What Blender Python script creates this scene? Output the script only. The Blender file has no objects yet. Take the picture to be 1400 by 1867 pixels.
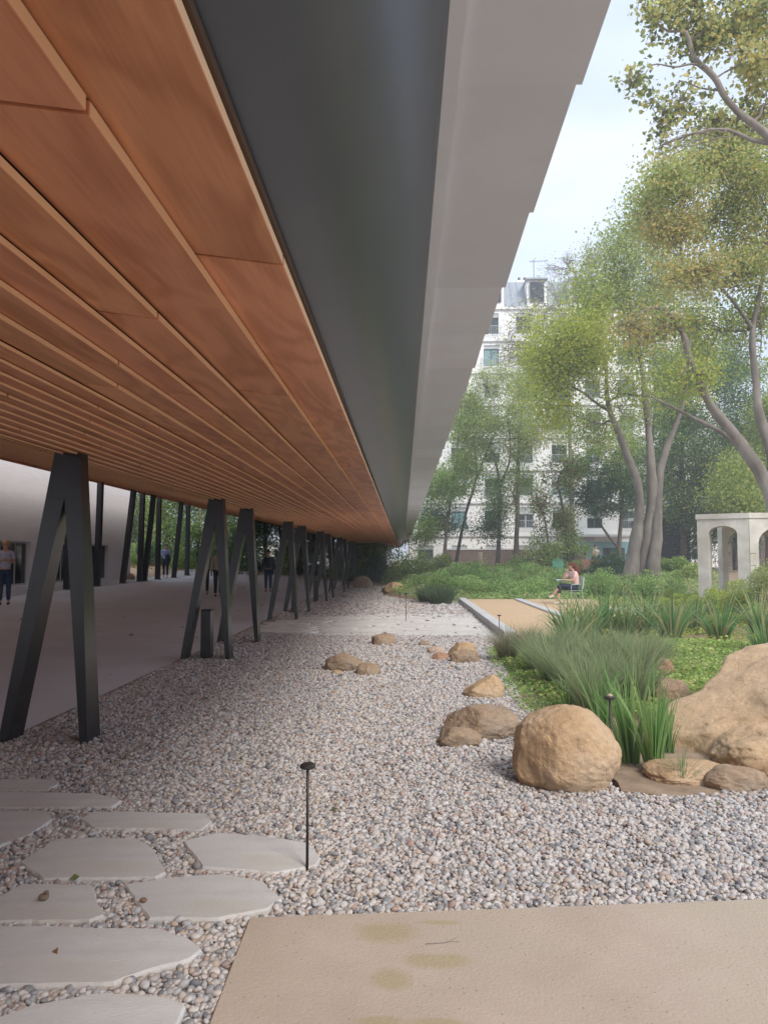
import bpy, bmesh, math, random
import numpy as np
from mathutils import Vector, Matrix, noise
random.seed(7); RNG = np.random.default_rng(7)
S = bpy.context.scene; C = S.collection
R = math.radians
# ------------------------------------------------------------------ camera
EYE = Vector((0, 0, 1.6)); F = 26/36*1867; PITCH = 3.5; YAW = 1.49
cd = bpy.data.cameras.new('camera'); cam = bpy.data.objects.new('camera', cd); C.objects.link(cam)
cd.sensor_fit = 'VERTICAL'; cd.sensor_height = 36; cd.lens = 26; cd.clip_start = .05; cd.clip_end = 900
cam.location = EYE; cam.rotation_euler = (R(90+PITCH), 0, R(YAW)); S.camera = cam
# ------------------------------------------------------------------ world, sun, exposure
w = bpy.data.worlds.new('World'); S.world = w; w.use_nodes = True
nt = w.node_tree; N = nt.nodes; L = nt.links; N.clear()
SUN_EL, SUN_AZ = 42, 146           # azimuth clockwise from +Y
sky = N.new('ShaderNodeTexSky'); sky.sky_type = 'NISHITA'; sky.sun_disc = False
sky.sun_elevation = R(SUN_EL); sky.sun_rotation = R(SUN_AZ); sky.dust_density = 2
b1 = N.new('ShaderNodeBackground'); b1.inputs[1].default_value = .11; L.new(sky.outputs[0], b1.inputs[0])
b2 = N.new('ShaderNodeBackground'); b2.inputs[1].default_value = 1.0
tc = N.new('ShaderNodeTexCoord'); mp = N.new('ShaderNodeMapping'); mp.inputs['Scale'].default_value = (1.2, 1.2, 3.2)
nz = N.new('ShaderNodeTexNoise'); nz.inputs['Scale'].default_value = 1.7; nz.inputs['Detail'].default_value = 5; nz.inputs['Roughness'].default_value = .5
L.new(tc.outputs['Generated'], mp.inputs[0]); L.new(mp.outputs[0], nz.inputs['Vector'])
cr = N.new('ShaderNodeValToRGB'); cr.color_ramp.elements[0].position = .32; cr.color_ramp.elements[1].position = .68
cr.color_ramp.elements[0].color = (.46, .54, .69, 1); cr.color_ramp.elements[1].color = (.74, .80, .90, 1)
L.new(nz.outputs['Fac'], cr.inputs[0]); L.new(cr.outputs[0], b2.inputs[0])
mx = N.new('ShaderNodeMixShader'); mx.inputs[0].default_value = .84
L.new(b1.outputs[0], mx.inputs[1]); L.new(b2.outputs[0], mx.inputs[2])
wo = N.new('ShaderNodeOutputWorld'); L.new(mx.outputs[0], wo.inputs[0])
sl = bpy.data.lights.new('sun', 'SUN'); sl.energy = 1.9; sl.angle = R(20); sl.color = (1, .95, .87)
so = bpy.data.objects.new('sun', sl); C.objects.link(so)
sd = Vector((math.sin(R(SUN_AZ))*math.cos(R(SUN_EL)), math.cos(R(SUN_AZ))*math.cos(R(SUN_EL)), math.sin(R(SUN_EL))))
so.rotation_euler = sd.to_track_quat('Z', 'Y').to_euler(); so.location = (20, -20, 40)
S.view_settings.view_transform = 'Standard'; S.view_settings.look = 'None'
S.view_settings.exposure = 0.84; S.view_settings.gamma = 1; S.view_settings.use_curve_mapping = False
S.render.engine = 'CYCLES'; S.cycles.max_bounces = 12; S.cycles.diffuse_bounces = 9; S.cycles.transparent_max_bounces = 8

RM = Matrix.Rotation(R(YAW), 3, 'Z') @ Matrix.Rotation(R(90+PITCH), 3, 'X')
def ray(u, v): return RM @ Vector(((u-700)/F, (933.5-v)/F, -1))
def G(u, v, z=0):                    # where the sight line meets the level z
    r = ray(u, v); t = (z-EYE.z)/r.z; return EYE + r*t
def W(u, v, d):                      # point at distance d (metres forward)
    r = ray(u, v); return EYE + r*(d/r.y)
def sstep(a, b, x): t = np.clip((x-a)/(b-a), 0, 1); return t*t*(3-2*t)
def gz(x, y):
    x = np.asarray(x, float); y = np.asarray(y, float)
    left = .03*np.maximum(0, -x-3.5)*(1+np.clip(y, 0, 45)/40)*(1-sstep(13, 16, -x)*.0)
    left = np.minimum(left, .75)
    back = .55*sstep(26.8, 35, y)*sstep(-1.0, 1.6, x) + .3*sstep(40, 46, y)*(1-sstep(-1.0, 1.6, x))
    bed = .10*sstep(1.5, 3.2, x)*sstep(5.5, 8, y)*(1-sstep(12.5, 14, y)) + .25*sstep(9.2, 14, x)*sstep(4, 10, y)
    return left+back+bed
def gzf(x, y): return float(gz(x, y))

# ------------------------------------------------------------------ materials
def ND(nt, t, **k):
    n = nt.nodes.new(t)
    for a, v in k.items():
        if a in n.inputs: n.inputs[a].default_value = v
        else: setattr(n, a, v)
    return n
def mat(name, c1, c2=None, scale=5, rough=.8, bump=0, bscale=None, metal=0, stretch=(1, 1, 1), spec=.4, c3=None, s3=1.0, lo=.35, hi=.65, coord='Object', objrnd=0):
    m = bpy.data.materials.new(name); m.use_nodes = True; t = m.node_tree; l = t.links
    p = t.nodes['Principled BSDF']; p.inputs['Roughness'].default_value = rough; p.inputs['Metallic'].default_value = metal
    p.inputs['Specular IOR Level'].default_value = spec
    tcn = ND(t, 'ShaderNodeTexCoord'); mpn = ND(t, 'ShaderNodeMapping'); mpn.inputs['Scale'].default_value = stretch
    l.new(tcn.outputs[coord], mpn.inputs[0])
    c2 = c2 or c1
    n = ND(t, 'ShaderNodeTexNoise', Scale=scale, Detail=8.0, Roughness=.62); l.new(mpn.outputs[0], n.inputs['Vector'])
    r = ND(t, 'ShaderNodeValToRGB'); r.color_ramp.elements[0].position = lo; r.color_ramp.elements[1].position = hi
    r.color_ramp.elements[0].color = (*c1, 1); r.color_ramp.elements[1].color = (*c2, 1)
    l.new(n.outputs['Fac'], r.inputs[0]); out = r.outputs[0]
    if c3:
        n3 = ND(t, 'ShaderNodeTexNoise', Scale=s3, Detail=4.0); l.new(mpn.outputs[0], n3.inputs['Vector'])
        r3 = ND(t, 'ShaderNodeValToRGB'); r3.color_ramp.elements[0].position = .48; r3.color_ramp.elements[1].position = .66
        l.new(n3.outputs['Fac'], r3.inputs[0])
        mxn = ND(t, 'ShaderNodeMix', data_type='RGBA'); l.new(r3.outputs[0], mxn.inputs[0]); l.new(out, mxn.inputs[6]); mxn.inputs[7].default_value = (*c3, 1); out = mxn.outputs[2]
    if objrnd:
        oi = ND(t, 'ShaderNodeObjectInfo'); mr = ND(t, 'ShaderNodeMapRange'); mr.inputs[3].default_value = 1-objrnd; mr.inputs[4].default_value = 1+objrnd
        l.new(oi.outputs['Random'], mr.inputs[0]); hs = ND(t, 'ShaderNodeHueSaturation'); l.new(mr.outputs[0], hs.inputs['Value']); l.new(out, hs.inputs['Color']); out = hs.outputs[0]
    l.new(out, p.inputs['Base Color'])
    if bump:
        nb = ND(t, 'ShaderNodeTexNoise', Scale=bscale or scale*3, Detail=8.0, Roughness=.65); l.new(mpn.outputs[0], nb.inputs['Vector'])
        bp = ND(t, 'ShaderNodeBump', Strength=bump, Distance=.02); l.new(nb.outputs['Fac'], bp.inputs['Height']); l.new(bp.outputs[0], p.inputs['Normal'])
    return m
M = {}
M['soil'] = mat('soil', (.22, .15, .10), (.34, .245, .17), 6, .95, .5, 30)
M['gravel_base'] = None
M['concrete_path'] = mat('path_concrete', (.57, .59, .63), (.63, .65, .69), 1.3, .85, .15, 60, c3=(.54, .56, .59), s3=.3)
M['slab_edge'] = mat('steel_edge', (.42, .41, .4), rough=.6)
M['stone'] = mat('stepping_stone_stone', (.50, .48, .465), (.60, .58, .56), 2.2, .85, .35, 45, c3=(.52, .48, .44), s3=1.3, stretch=(1, 3, 1), objrnd=.06)
M['white_stone'] = mat('pale_paving_stone', (.56, .53, .50), (.66, .63, .60), 3, .85, .2, 40, objrnd=.08)
M['kerb'] = mat('kerb_concrete', (.47, .46, .45), (.56, .55, .54), 3, .85, .15, 50)
M['sand'] = mat('ochre_gravel', (.50, .34, .20), (.62, .45, .28), 60, .95, .6, 120, c3=(.58, .40, .25), s3=1.1)
M['steel'] = mat('dark_painted_steel', (.010, .011, .013), (.015, .016, .019), 3, .42, .03, 150, metal=.0, spec=.7)
_p = M['steel'].node_tree.nodes['Principled BSDF']; _p.inputs['IOR'].default_value = 1.62; _p.inputs['Specular IOR Level'].default_value = .5; _p.inputs['Roughness'].default_value = .24
M['steel_rear'] = mat('dark_column_paint', (.035, .040, .045), (.045, .05, .055), 3, .5)
M['gutter'] = mat('dark_grey_metal', (.048, .064, .090), (.058, .074, .100), 2, .36, .02, 200, metal=0, spec=.8)
M['tile'] = mat('grey_ceramic_tile', (.66, .71, .79), (.71, .755, .83), 2.0, .5, .05, 90, spec=.5, objrnd=.09, c3=(.68, .71, .77), s3=3)
M['roof_core'] = mat('roof_core', (.09, .055, .035))  # soft brown shadow of the plank gaps put into this colour
M['tile_top'] = mat('white_roof', (.6, .6, .6), (.7, .7, .7), 3)
M['render_wall'] = mat('left_wall_render', (.76, .75, .76), (.82, .81, .82), 2, .9, .25, 25, stretch=(1, 1, 8), spec=.2)
M['glass'] = mat('window_glass', (.02, .03, .032), rough=.06, spec=.8)
M['glass_cyan'] = mat('pale_glass', (.16, .30, .32), (.22, .36, .38), 1, .12, spec=.8)
M['alu'] = mat('pale_aluminium', (.45, .48, .5), rough=.4)
M['facade'] = mat('facade_white', (.82, .81, .79), (.86, .85, .83), .6, .85, .05, 20, spec=.2)
M['facade_band'] = mat('facade_band', (.78, .77, .75), (.82, .81, .79), 2, .85)
M['zinc'] = mat('zinc_roof', (.27, .30, .34), (.33, .36, .40), 1.5, .45, stretch=(3, 1, .3), spec=.6)
M['shutter'] = mat('roller_shutter', (.42, .44, .45), (.50, .52, .53), 3, .6, stretch=(1, 1, 14))
M['greenframe'] = mat('green_window_frame', (.07, .12, .10), rough=.5)
M['darkbuild'] = mat('dark_cladding', (.035, .04, .05), (.05, .055, .065), 4, .6)
M['cyan_panel'] = mat('turquoise_panel', (.22, .42, .45), (.27, .47, .5), 2, .6)
M['brownwall'] = mat('brown_wall_render', (.12, .085, .065), (.17, .125, .10), 3, .9, .2, 20)
M['limestone'] = mat('arch_limestone', (.58, .545, .48), (.71, .68, .61), 3, .9, .5, 25, c3=(.50, .46, .39), s3=1.2)
M['black_metal'] = mat('black_metal', (.02, .018, .018), (.03, .026, .024), 8, .5)
M['chair_green'] = mat('mint_green_paint', (.18, .48, .33), rough=.5)
M['chair_pale'] = mat('pale_green_paint', (.42, .52, .46), rough=.5)
M['bark'] = mat('grey_bark', (.22, .185, .16), (.34, .30, .265), 3, .95, .8, 9, stretch=(1, 1, .35), c3=(.17, .145, .12), s3=2)
M['bark_pale'] = mat('pale_plane_bark', (.17, .145, .125), (.27, .24, .21), 2, .9, .5, 8, stretch=(1, 1, .5), c3=(.13, .11, .09), s3=1.4)
M['bark_dark'] = mat('dark_bark', (.09, .07, .055), (.15, .12, .10), 4, .95, .6, 12)
M['bark_red'] = mat('reddish_bark', (.17, .12, .09), (.25, .18, .14), 4, .95, .6, 12)
M['rock'] = mat('tan_sandstone', (.40, .255, .14), (.56, .39, .235), 2.6, .92, .9, 14, c3=(.50, .37, .25), s3=1.5, lo=.3, hi=.7)
M['rock_brown'] = mat('brown_sandstone', (.26, .175, .115), (.42, .30, .20), 3.4, .92, .9, 14, c3=(.30, .23, .17), s3=2.2, lo=.3, hi=.7)
M['rock_pale'] = mat('pale_pink_stone', (.42, .30, .22), (.52, .41, .32), 3.4, .92, .8, 14, lo=.3, hi=.7)
M['rock_red'] = mat('reddish_stone', (.30, .15, .09), (.45, .28, .19), 3.4, .92, .8, 14, lo=.3, hi=.7)
M['rock_grey'] = mat('big_rock_stone', (.46, .305, .175), (.60, .43, .27), 1.3, .92, .9, 8, c3=(.46, .38, .30), s3=1.1, lo=.3, hi=.7)
for _k in ('rock', 'rock_brown', 'rock_pale', 'rock_red', 'rock_grey'):
    _t = M[_k].node_tree; _l = _t.links; _p = _t.nodes['Principled BSDF']; _s = _p.inputs['Base Color'].links[0].from_socket
    _tc = ND(_t, 'ShaderNodeTexCoord'); _n = ND(_t, 'ShaderNodeTexNoise', Scale=26.0, Detail=10.0, Roughness=.75); _l.new(_tc.outputs['Object'], _n.inputs['Vector'])
    _r = ND(_t, 'ShaderNodeMapRange'); _r.inputs[1].default_value = .3; _r.inputs[2].default_value = .7; _r.inputs[3].default_value = .8; _r.inputs[4].default_value = 1.2; _l.new(_n.outputs['Fac'], _r.inputs[0])
    _h = ND(_t, 'ShaderNodeHueSaturation'); _l.new(_r.outputs[0], _h.inputs['Value']); _l.new(_s, _h.inputs['Color']); _l.new(_h.outputs[0], _p.inputs['Base Color'])
    for _b in _t.nodes:
        if _b.type == 'BUMP': _b.inputs['Distance'].default_value = .05; _b.inputs['Strength'].default_value = .75
for n, c in dict(skin=(.50, .30, .22), hair_blond=(.62, .43, .20), hair_brown=(.07, .03, .02), hair_grey=(.12, .11, .10), hair_red=(.12, .035, .02), shirt_lav=(.45, .49, .66),
                 shirt_blue=(.32, .42, .66), navy=(.02, .025, .05), denim=(.035, .06, .12), black=(.015, .015, .018), cream=(.42, .38, .33), maroon=(.14, .045, .035),
                 teal_dark=(.03, .05, .07), blush=(.68, .46, .42), shoe_white=(.6, .55, .5), paper=(.4, .5, .6), khaki=(.4, .36, .3)).items():
    M[n] = mat('cloth_'+n if n not in ('skin',) else 'skin', c, tuple(min(1, x*1.15) for x in c), 30, .85 if n != 'skin' else .55)

def wood_mat():
    m = bpy.data.materials.new('wood_plank'); m.use_nodes = True; t = m.node_tree; l = t.links; p = t.nodes['Principled BSDF']
    tcn = ND(t, 'ShaderNodeTexCoord'); oi = ND(t, 'ShaderNodeObjectInfo')
    cmb = ND(t, 'ShaderNodeVectorMath', operation='MULTIPLY_ADD')
    wn = ND(t, 'ShaderNodeTexWhiteNoise', noise_dimensions='1D'); l.new(oi.outputs['Random'], wn.inputs['W'])
    l.new(wn.outputs['Color'], cmb.inputs[0]); cmb.inputs[1].default_value = (40, 40, 40); l.new(tcn.outputs['Object'], cmb.inputs[2])
    mp = ND(t, 'ShaderNodeMapping'); mp.inputs['Scale'].default_value = (4.0, 1.15, 4.0); l.new(cmb.outputs[0], mp.inputs[0])
    n1 = ND(t, 'ShaderNodeTexNoise', Scale=.9, Detail=2.0, Distortion=.6); l.new(mp.outputs[0], n1.inputs['Vector'])
    ml = ND(t, 'ShaderNodeMath', operation='MULTIPLY'); ml.inputs[1].default_value = 26; l.new(n1.outputs['Fac'], ml.inputs[0])
    sn = ND(t, 'ShaderNodeMath', operation='SINE'); l.new(ml.outputs[0], sn.inputs[0])
    mp2 = ND(t, 'ShaderNodeMapping'); mp2.inputs['Scale'].default_value = (55, 2.5, 55); l.new(cmb.outputs[0], mp2.inputs[0])
    n2 = ND(t, 'ShaderNodeTexNoise', Scale=1.5, Detail=6.0); l.new(mp2.outputs[0], n2.inputs['Vector'])
    n2m = ND(t, 'ShaderNodeMath', operation='MULTIPLY_ADD'); n2m.inputs[1].default_value = .35; n2m.inputs[2].default_value = .33; l.new(n2.outputs['Fac'], n2m.inputs[0])
    a = ND(t, 'ShaderNodeMath', operation='MULTIPLY_ADD'); l.new(sn.outputs[0], a.inputs[0]); a.inputs[1].default_value = .12; l.new(n2m.outputs[0], a.inputs[2])
    n3 = ND(t, 'ShaderNodeTexNoise', Scale=.5, Detail=3.0); l.new(mp.outputs[0], n3.inputs['Vector'])
    a2 = ND(t, 'ShaderNodeMath', operation='MULTIPLY_ADD'); l.new(n3.outputs['Fac'], a2.inputs[0]); a2.inputs[1].default_value = .7; l.new(a.outputs[0], a2.inputs[2])
    r = ND(t, 'ShaderNodeValToRGB'); e = r.color_ramp.elements; e[0].position = .55; e[1].position = 1.1
    e[0].color = (.47, .195, .095, 1); e[1].color = (.74, .36, .20, 1); l.new(a2.outputs[0], r.inputs[0])
    hs = ND(t, 'ShaderNodeHueSaturation'); mr = ND(t, 'ShaderNodeMapRange'); mr.inputs[3].default_value = .92; mr.inputs[4].default_value = 1.12
    l.new(wn.outputs['Value'], mr.inputs[0]); l.new(mr.outputs[0], hs.inputs['Value'])
    mh = ND(t, 'ShaderNodeMapRange'); mh.inputs[3].default_value = .494; mh.inputs[4].default_value = .503
    l.new(oi.outputs['Random'], mh.inputs[0]); l.new(mh.outputs[0], hs.inputs['Hue'])
    l.new(r.outputs[0], hs.inputs['Color']); l.new(hs.outputs[0], p.inputs['Base Color'])
    p.inputs['Roughness'].default_value = .5; p.inputs['Specular IOR Level'].default_value = .35
    bp = ND(t, 'ShaderNodeBump', Strength=.12, Distance=.004); l.new(n2.outputs['Fac'], bp.inputs['Height']); l.new(bp.outputs[0], p.inputs['Normal'])
    return m
M['wood'] = wood_mat()
M['wood_edge_lit'] = mat('plank_edge_lit_wood', (.84, .56, .34), (.88, .62, .40), 9, .6, stretch=(1, .2, 1))  # plank wood made paler, garden light on the edges put into the colour
def leaf_mat(name, tr=.45):
    m = bpy.data.materials.new(name); m.use_nodes = True; t = m.node_tree; l = t.links; p = t.nodes['Principled BSDF']
    a = ND(t, 'ShaderNodeAttribute', attribute_name='leafcol'); l.new(a.outputs['Color'], p.inputs['Base Color'])
    p.inputs['Roughness'].default_value = .55; p.inputs['Specular IOR Level'].default_value = .2
    tb = ND(t, 'ShaderNodeBsdfTranslucent'); hs = ND(t, 'ShaderNodeHueSaturation', Value=1.3, Saturation=1.1); l.new(a.outputs['Color'], hs.inputs['Color']); l.new(hs.outputs[0], tb.inputs[0])
    ms = ND(t, 'ShaderNodeMixShader'); ms.inputs[0].default_value = tr; l.new(p.outputs[0], ms.inputs[1]); l.new(tb.outputs[0], ms.inputs[2])
    l.new(ms.outputs[0], t.nodes['Material Output'].inputs[0]); return m
M['leaf'] = leaf_mat('foliage')
def pebble_mat():
    m = bpy.data.materials.new('pebble'); m.use_nodes = True; t = m.node_tree; l = t.links; p = t.nodes['Principled BSDF']
    a = ND(t, 'ShaderNodeAttribute', attribute_type='INSTANCER', attribute_name='rnd')
    r = ND(t, 'ShaderNodeValToRGB'); cs = [(.0, (.27, .26, .265)), (.10, (.36, .35, .355)), (.22, (.52, .50, .50)), (.38, (.64, .60, .58)), (.52, (.62, .53, .48)), (.66, (.69, .65, .62)), (.78, (.53, .42, .33)), (.86, (.50, .45, .42)), (.93, (.47, .32, .26)), (.975, (.20, .20, .22))]
    el = r.color_ramp.elements; el[0].position = 0; el[0].color = (*cs[0][1], 1); el[1].position = cs[1][0]; el[1].color = (*cs[1][1], 1)
    for q, c in cs[2:]: e = el.new(q); e.color = (*c, 1)
    l.new(a.outputs['Fac'], r.inputs[0])
    tcn = ND(t, 'ShaderNodeTexCoord'); n = ND(t, 'ShaderNodeTexNoise', Scale=2.2, Detail=6.0); l.new(tcn.outputs['Object'], n.inputs['Vector'])
    mr = ND(t, 'ShaderNodeMapRange'); mr.inputs[3].default_value = .63; mr.inputs[4].default_value = .90; l.new(n.outputs['Fac'], mr.inputs[0])
    hs = ND(t, 'ShaderNodeHueSaturation'); l.new(mr.outputs[0], hs.inputs['Value']); l.new(r.outputs[0], hs.inputs['Color']); l.new(hs.outputs[0], p.inputs['Base Color'])
    p.inputs['Roughness'].default_value = .7; p.inputs['Specular IOR Level'].default_value = .3; return m
M['pebble'] = pebble_mat()
def gravel_sheet_mat():
    m = bpy.data.materials.new('gravel_sheet'); m.use_nodes = True; t = m.node_tree; l = t.links; p = t.nodes['Principled BSDF']
    tcn = ND(t, 'ShaderNodeTexCoord'); v = ND(t, 'ShaderNodeTexVoronoi', Scale=24.0); l.new(tcn.outputs['Object'], v.inputs['Vector'])
    sx = ND(t, 'ShaderNodeSeparateColor'); l.new(v.outputs['Color'], sx.inputs[0])
    r = ND(t, 'ShaderNodeValToRGB'); el = r.color_ramp.elements; el[0].color = (.20, .19, .19, 1); el[1].color = (.60, .57, .55, 1)
    e = el.new(.5); e.color = (.44, .40, .38, 1); l.new(sx.outputs[0], r.inputs[0]); l.new(r.outputs[0], p.inputs['Base Color'])
    bp = ND(t, 'ShaderNodeBump', Strength=.8, Distance=.02); bp.invert = True; l.new(v.outputs['Distance'], bp.inputs['Height']); l.new(bp.outputs[0], p.inputs['Normal'])
    p.inputs['Roughness'].default_value = .85; return m
M['gravel_base'] = gravel_sheet_mat()
def terrace_mat():
    m = mat('terrace_concrete', (.42, .335, .265), (.475, .385, .31), 2.2, .8, .3, 70, c3=(.43, .36, .28), s3=.9)
    t = m.node_tree; l = t.links; p = t.nodes['Principled BSDF']; src = p.inputs['Base Color'].links[0].from_socket
    tcn = ND(t, 'ShaderNodeTexCoord'); v = ND(t, 'ShaderNodeTexVoronoi', Scale=42.0); l.new(tcn.outputs['Object'], v.inputs['Vector'])
    sc = ND(t, 'ShaderNodeSeparateColor'); l.new(v.outputs['Color'], sc.inputs[0])
    mk = ND(t, 'ShaderNodeMath', operation='LESS_THAN'); mk.inputs[1].default_value = .16; l.new(sc.outputs[0], mk.inputs[0])
    dk = ND(t, 'ShaderNodeMath', operation='LESS_THAN'); dk.inputs[1].default_value = .16; l.new(v.outputs['Distance'], dk.inputs[0])
    mu = ND(t, 'ShaderNodeMath', operation='MULTIPLY'); l.new(mk.outputs[0], mu.inputs[0]); l.new(dk.outputs[0], mu.inputs[1])
    f = ND(t, 'ShaderNodeMath', operation='MULTIPLY'); f.inputs[1].default_value = .6; l.new(mu.outputs[0], f.inputs[0])
    mxn = ND(t, 'ShaderNodeMix', data_type='RGBA'); l.new(f.outputs[0], mxn.inputs[0]); l.new(src, mxn.inputs[6]); mxn.inputs[7].default_value = (.16, .12, .09, 1)
    out = mxn.outputs[2]
    n2 = ND(t, 'ShaderNodeTexNoise', Scale=9.0, Detail=5.0); l.new(tcn.outputs['Object'], n2.inputs['Vector'])
    # moss stains, each an uneven blot
    for (u, v_, ru, rv) in ((705, 1700, .13, .09), (800, 1752, .15, .06), (712, 1785, .08, .075), (690, 1862, .08, .03), (800, 1865, .10, .03), (800, 1682, .09, .02)):
        g = G(u, v_, .03); sb = ND(t, 'ShaderNodeVectorMath', operation='SUBTRACT'); l.new(tcn.outputs['Object'], sb.inputs[0]); sb.inputs[1].default_value = g
        dv = ND(t, 'ShaderNodeVectorMath', operation='DIVIDE'); l.new(sb.outputs[0], dv.inputs[0]); dv.inputs[1].default_value = (ru, rv, 1)
        ln = ND(t, 'ShaderNodeVectorMath', operation='LENGTH'); l.new(dv.outputs[0], ln.inputs[0])
        ad = ND(t, 'ShaderNodeMath', operation='MULTIPLY_ADD'); l.new(n2.outputs['Fac'], ad.inputs[0]); ad.inputs[1].default_value = 1.1; l.new(ln.outputs['Value'], ad.inputs[2])
        r = ND(t, 'ShaderNodeMapRange'); r.inputs[1].default_value = 1.75; r.inputs[2].default_value = 1.15; r.inputs[3].default_value = 0; r.inputs[4].default_value = .5; l.new(ad.outputs[0], r.inputs[0])
        mm = ND(t, 'ShaderNodeMix', data_type='RGBA'); l.new(r.outputs[0], mm.inputs[0]); l.new(out, mm.inputs[6]); mm.inputs[7].default_value = (.33, .27, .12, 1); out = mm.outputs[2]
    l.new(out, p.inputs['Base Color']); return m
M['terrace'] = terrace_mat()

# ------------------------------------------------------------------ building helpers
ORG = {}
def tag(o, label=None, cat=None, group=None, kind=None):
    if label: o['label'] = label
    if cat: o['category'] = cat
    if group: o['group'] = group
    if kind: o['kind'] = kind
    return o
def empty(name, loc, label, cat, group=None):
    o = bpy.data.objects.new(name, None); C.objects.link(o); o.location = loc; o.empty_display_size = .2
    ORG[o.name] = Vector(loc); return tag(o, label, cat, group)
def link(name, me, material, parent=None, smooth=False, origin=None):
    o = bpy.data.objects.new(name, me); C.objects.link(o)
    if material and not me.materials: me.materials.append(material)
    if smooth:
        me.polygons.foreach_set('use_smooth', [True]*len(me.polygons))
    if parent:
        o.parent = parent; ORG[o.name] = ORG[parent.name]
    return o
class MB:
    def __init__(s): s.v = []; s.f = []
    def box(s, a, b):
        x0, y0, z0 = a; x1, y1, z1 = b; n = len(s.v)
        s.v += [(x0, y0, z0), (x1, y0, z0), (x1, y1, z0), (x0, y1, z0), (x0, y0, z1), (x1, y0, z1), (x1, y1, z1), (x0, y1, z1)]
        s.f += [[n+i for i in q] for q in ((0, 3, 2, 1), (4, 5, 6, 7), (0, 1, 5, 4), (1, 2, 6, 5), (2, 3, 7, 6), (3, 0, 4, 7))]; return s
    def hexa(s, p):      # eight corners, bottom ring then top ring
        n = len(s.v); s.v += [tuple(q) for q in p]
        s.f += [[n+i for i in q] for q in ((0, 3, 2, 1), (4, 5, 6, 7), (0, 1, 5, 4), (1, 2, 6, 5), (2, 3, 7, 6), (3, 0, 4, 7))]; return s
    def prism(s, poly, z0, z1):
        n = len(s.v); k = len(poly); s.v += [(p[0], p[1], z0) for p in poly]+[(p[0], p[1], z1) for p in poly]
        s.f += [[n+i for i in range(k)][::-1], [n+k+i for i in range(k)]]+[[n+i, n+(i+1) % k, n+k+(i+1) % k, n+k+i] for i in range(k)]; return s
    def shell_y(s, poly, y0, y1):
        n = len(s.v); k = len(poly); s.v += [(p[0], y0, p[1]) for p in poly]+[(p[0], y1, p[1]) for p in poly]
        s.f += [[n+(i+1) % k, n+i, n+k+i, n+k+(i+1) % k] for i in range(k)]; return s
    def sweep_y(s, poly, y0, y1):       # polygon in x,z pulled along y
        n = len(s.v); k = len(poly); s.v += [(p[0], y0, p[1]) for p in poly]+[(p[0], y1, p[1]) for p in poly]
        s.f += [[n+i for i in range(k)], [n+k+i for i in range(k)][::-1]]+[[n+(i+1) % k, n+i, n+k+i, n+k+(i+1) % k] for i in range(k)]; return s
    def tube(s, pts, rad, seg=8):
        pts = [Vector(p) for p in pts]; n = len(s.v); k = len(pts)
        up = Vector((.31, .17, .93))
        for i, p in enumerate(pts):
            d = (pts[min(i+1, k-1)]-pts[max(i-1, 0)]).normalized()
            a = d.cross(up if abs(d.dot(up.normalized())) < .95 else Vector((1, 0, 0))).normalized(); b = d.cross(a)
            r = rad[i] if isinstance(rad, (list, tuple)) else rad
            for j in range(seg):
                t = 2*math.pi*j/seg; s.v.append(tuple(p+a*(r*math.cos(t))+b*(r*math.sin(t))))
        for i in range(k-1):
            for j in range(seg):
                s.f.append([n+i*seg+j, n+i*seg+(j+1) % seg, n+(i+1)*seg+(j+1) % seg, n+(i+1)*seg+j])
        s.f.append([n+j for j in range(seg)][::-1]); s.f.append([n+(k-1)*seg+j for j in range(seg)]); return s
    def build(s, name, material, parent=None, smooth=False, bevel=0):
        me = bpy.data.meshes.new(name); o0 = ORG[parent.name] if parent else Vector((0, 0, 0))
        me.from_pydata([(v[0]-o0.x, v[1]-o0.y, v[2]-o0.z) for v in s.v], [], s.f)
        bm = bmesh.new(); bm.from_mesh(me); bmesh.ops.recalc_face_normals(bm, faces=bm.faces)
        if bevel: bmesh.ops.bevel(bm, geom=list(bm.edges), offset=bevel, segments=1, affect='EDGES', clamp_overlap=True)
        bm.to_mesh(me); bm.free()
        return link(name, me, material, parent, smooth)
def rebase(o):          # a single-mesh thing gets its origin at its own base
    me = o.data; n = len(me.vertices); a = np.empty(n*3, 'f'); me.vertices.foreach_get('co', a); a = a.reshape(-1, 3)
    c = np.array([(a[:, 0].min()+a[:, 0].max())/2, (a[:, 1].min()+a[:, 1].max())/2, a[:, 2].min()], 'f'); a -= c
    me.vertices.foreach_set('co', a.ravel()); o.location = tuple(float(x) for x in c); me.update(); return o
def copy_tree(o, parent=None, loc=None):
    c = o.copy(); C.objects.link(c); c.parent = parent
    if loc is not None: c.location = loc
    for ch in list(o.children): copy_tree(ch, c)
    return c
def inpoly(px, py, poly):
    ins = np.zeros(len(px), bool); n = len(poly)
    for i in range(n):
        x1, y1 = poly[i][:2]; x2, y2 = poly[(i+1) % n][:2]
        if y1 == y2: continue
        c = ((y1 > py) != (y2 > py)) & (px < (x2-x1)*(py-y1)/(y2-y1)+x1); ins ^= c
    return ins
def sheet(name, x0, x1, y0, y1, dx, dz, material, poly=None):
    xs = np.arange(x0, x1+dx*.5, dx); ys = np.arange(y0, y1+dx*.5, dx); X, Y = np.meshgrid(xs, ys)
    Z = gz(X, Y)+dz; v = np.stack([X, Y, Z], -1).reshape(-1, 3); nx = len(xs); f = []
    for j in range(len(ys)-1):
        for i in range(nx-1): f.append([j*nx+i, j*nx+i+1, (j+1)*nx+i+1, (j+1)*nx+i])
    me = bpy.data.meshes.new(name); me.from_pydata(v.tolist(), [], f); o = link(name, me, material, smooth=True); return tag(o, kind='structure')

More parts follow.
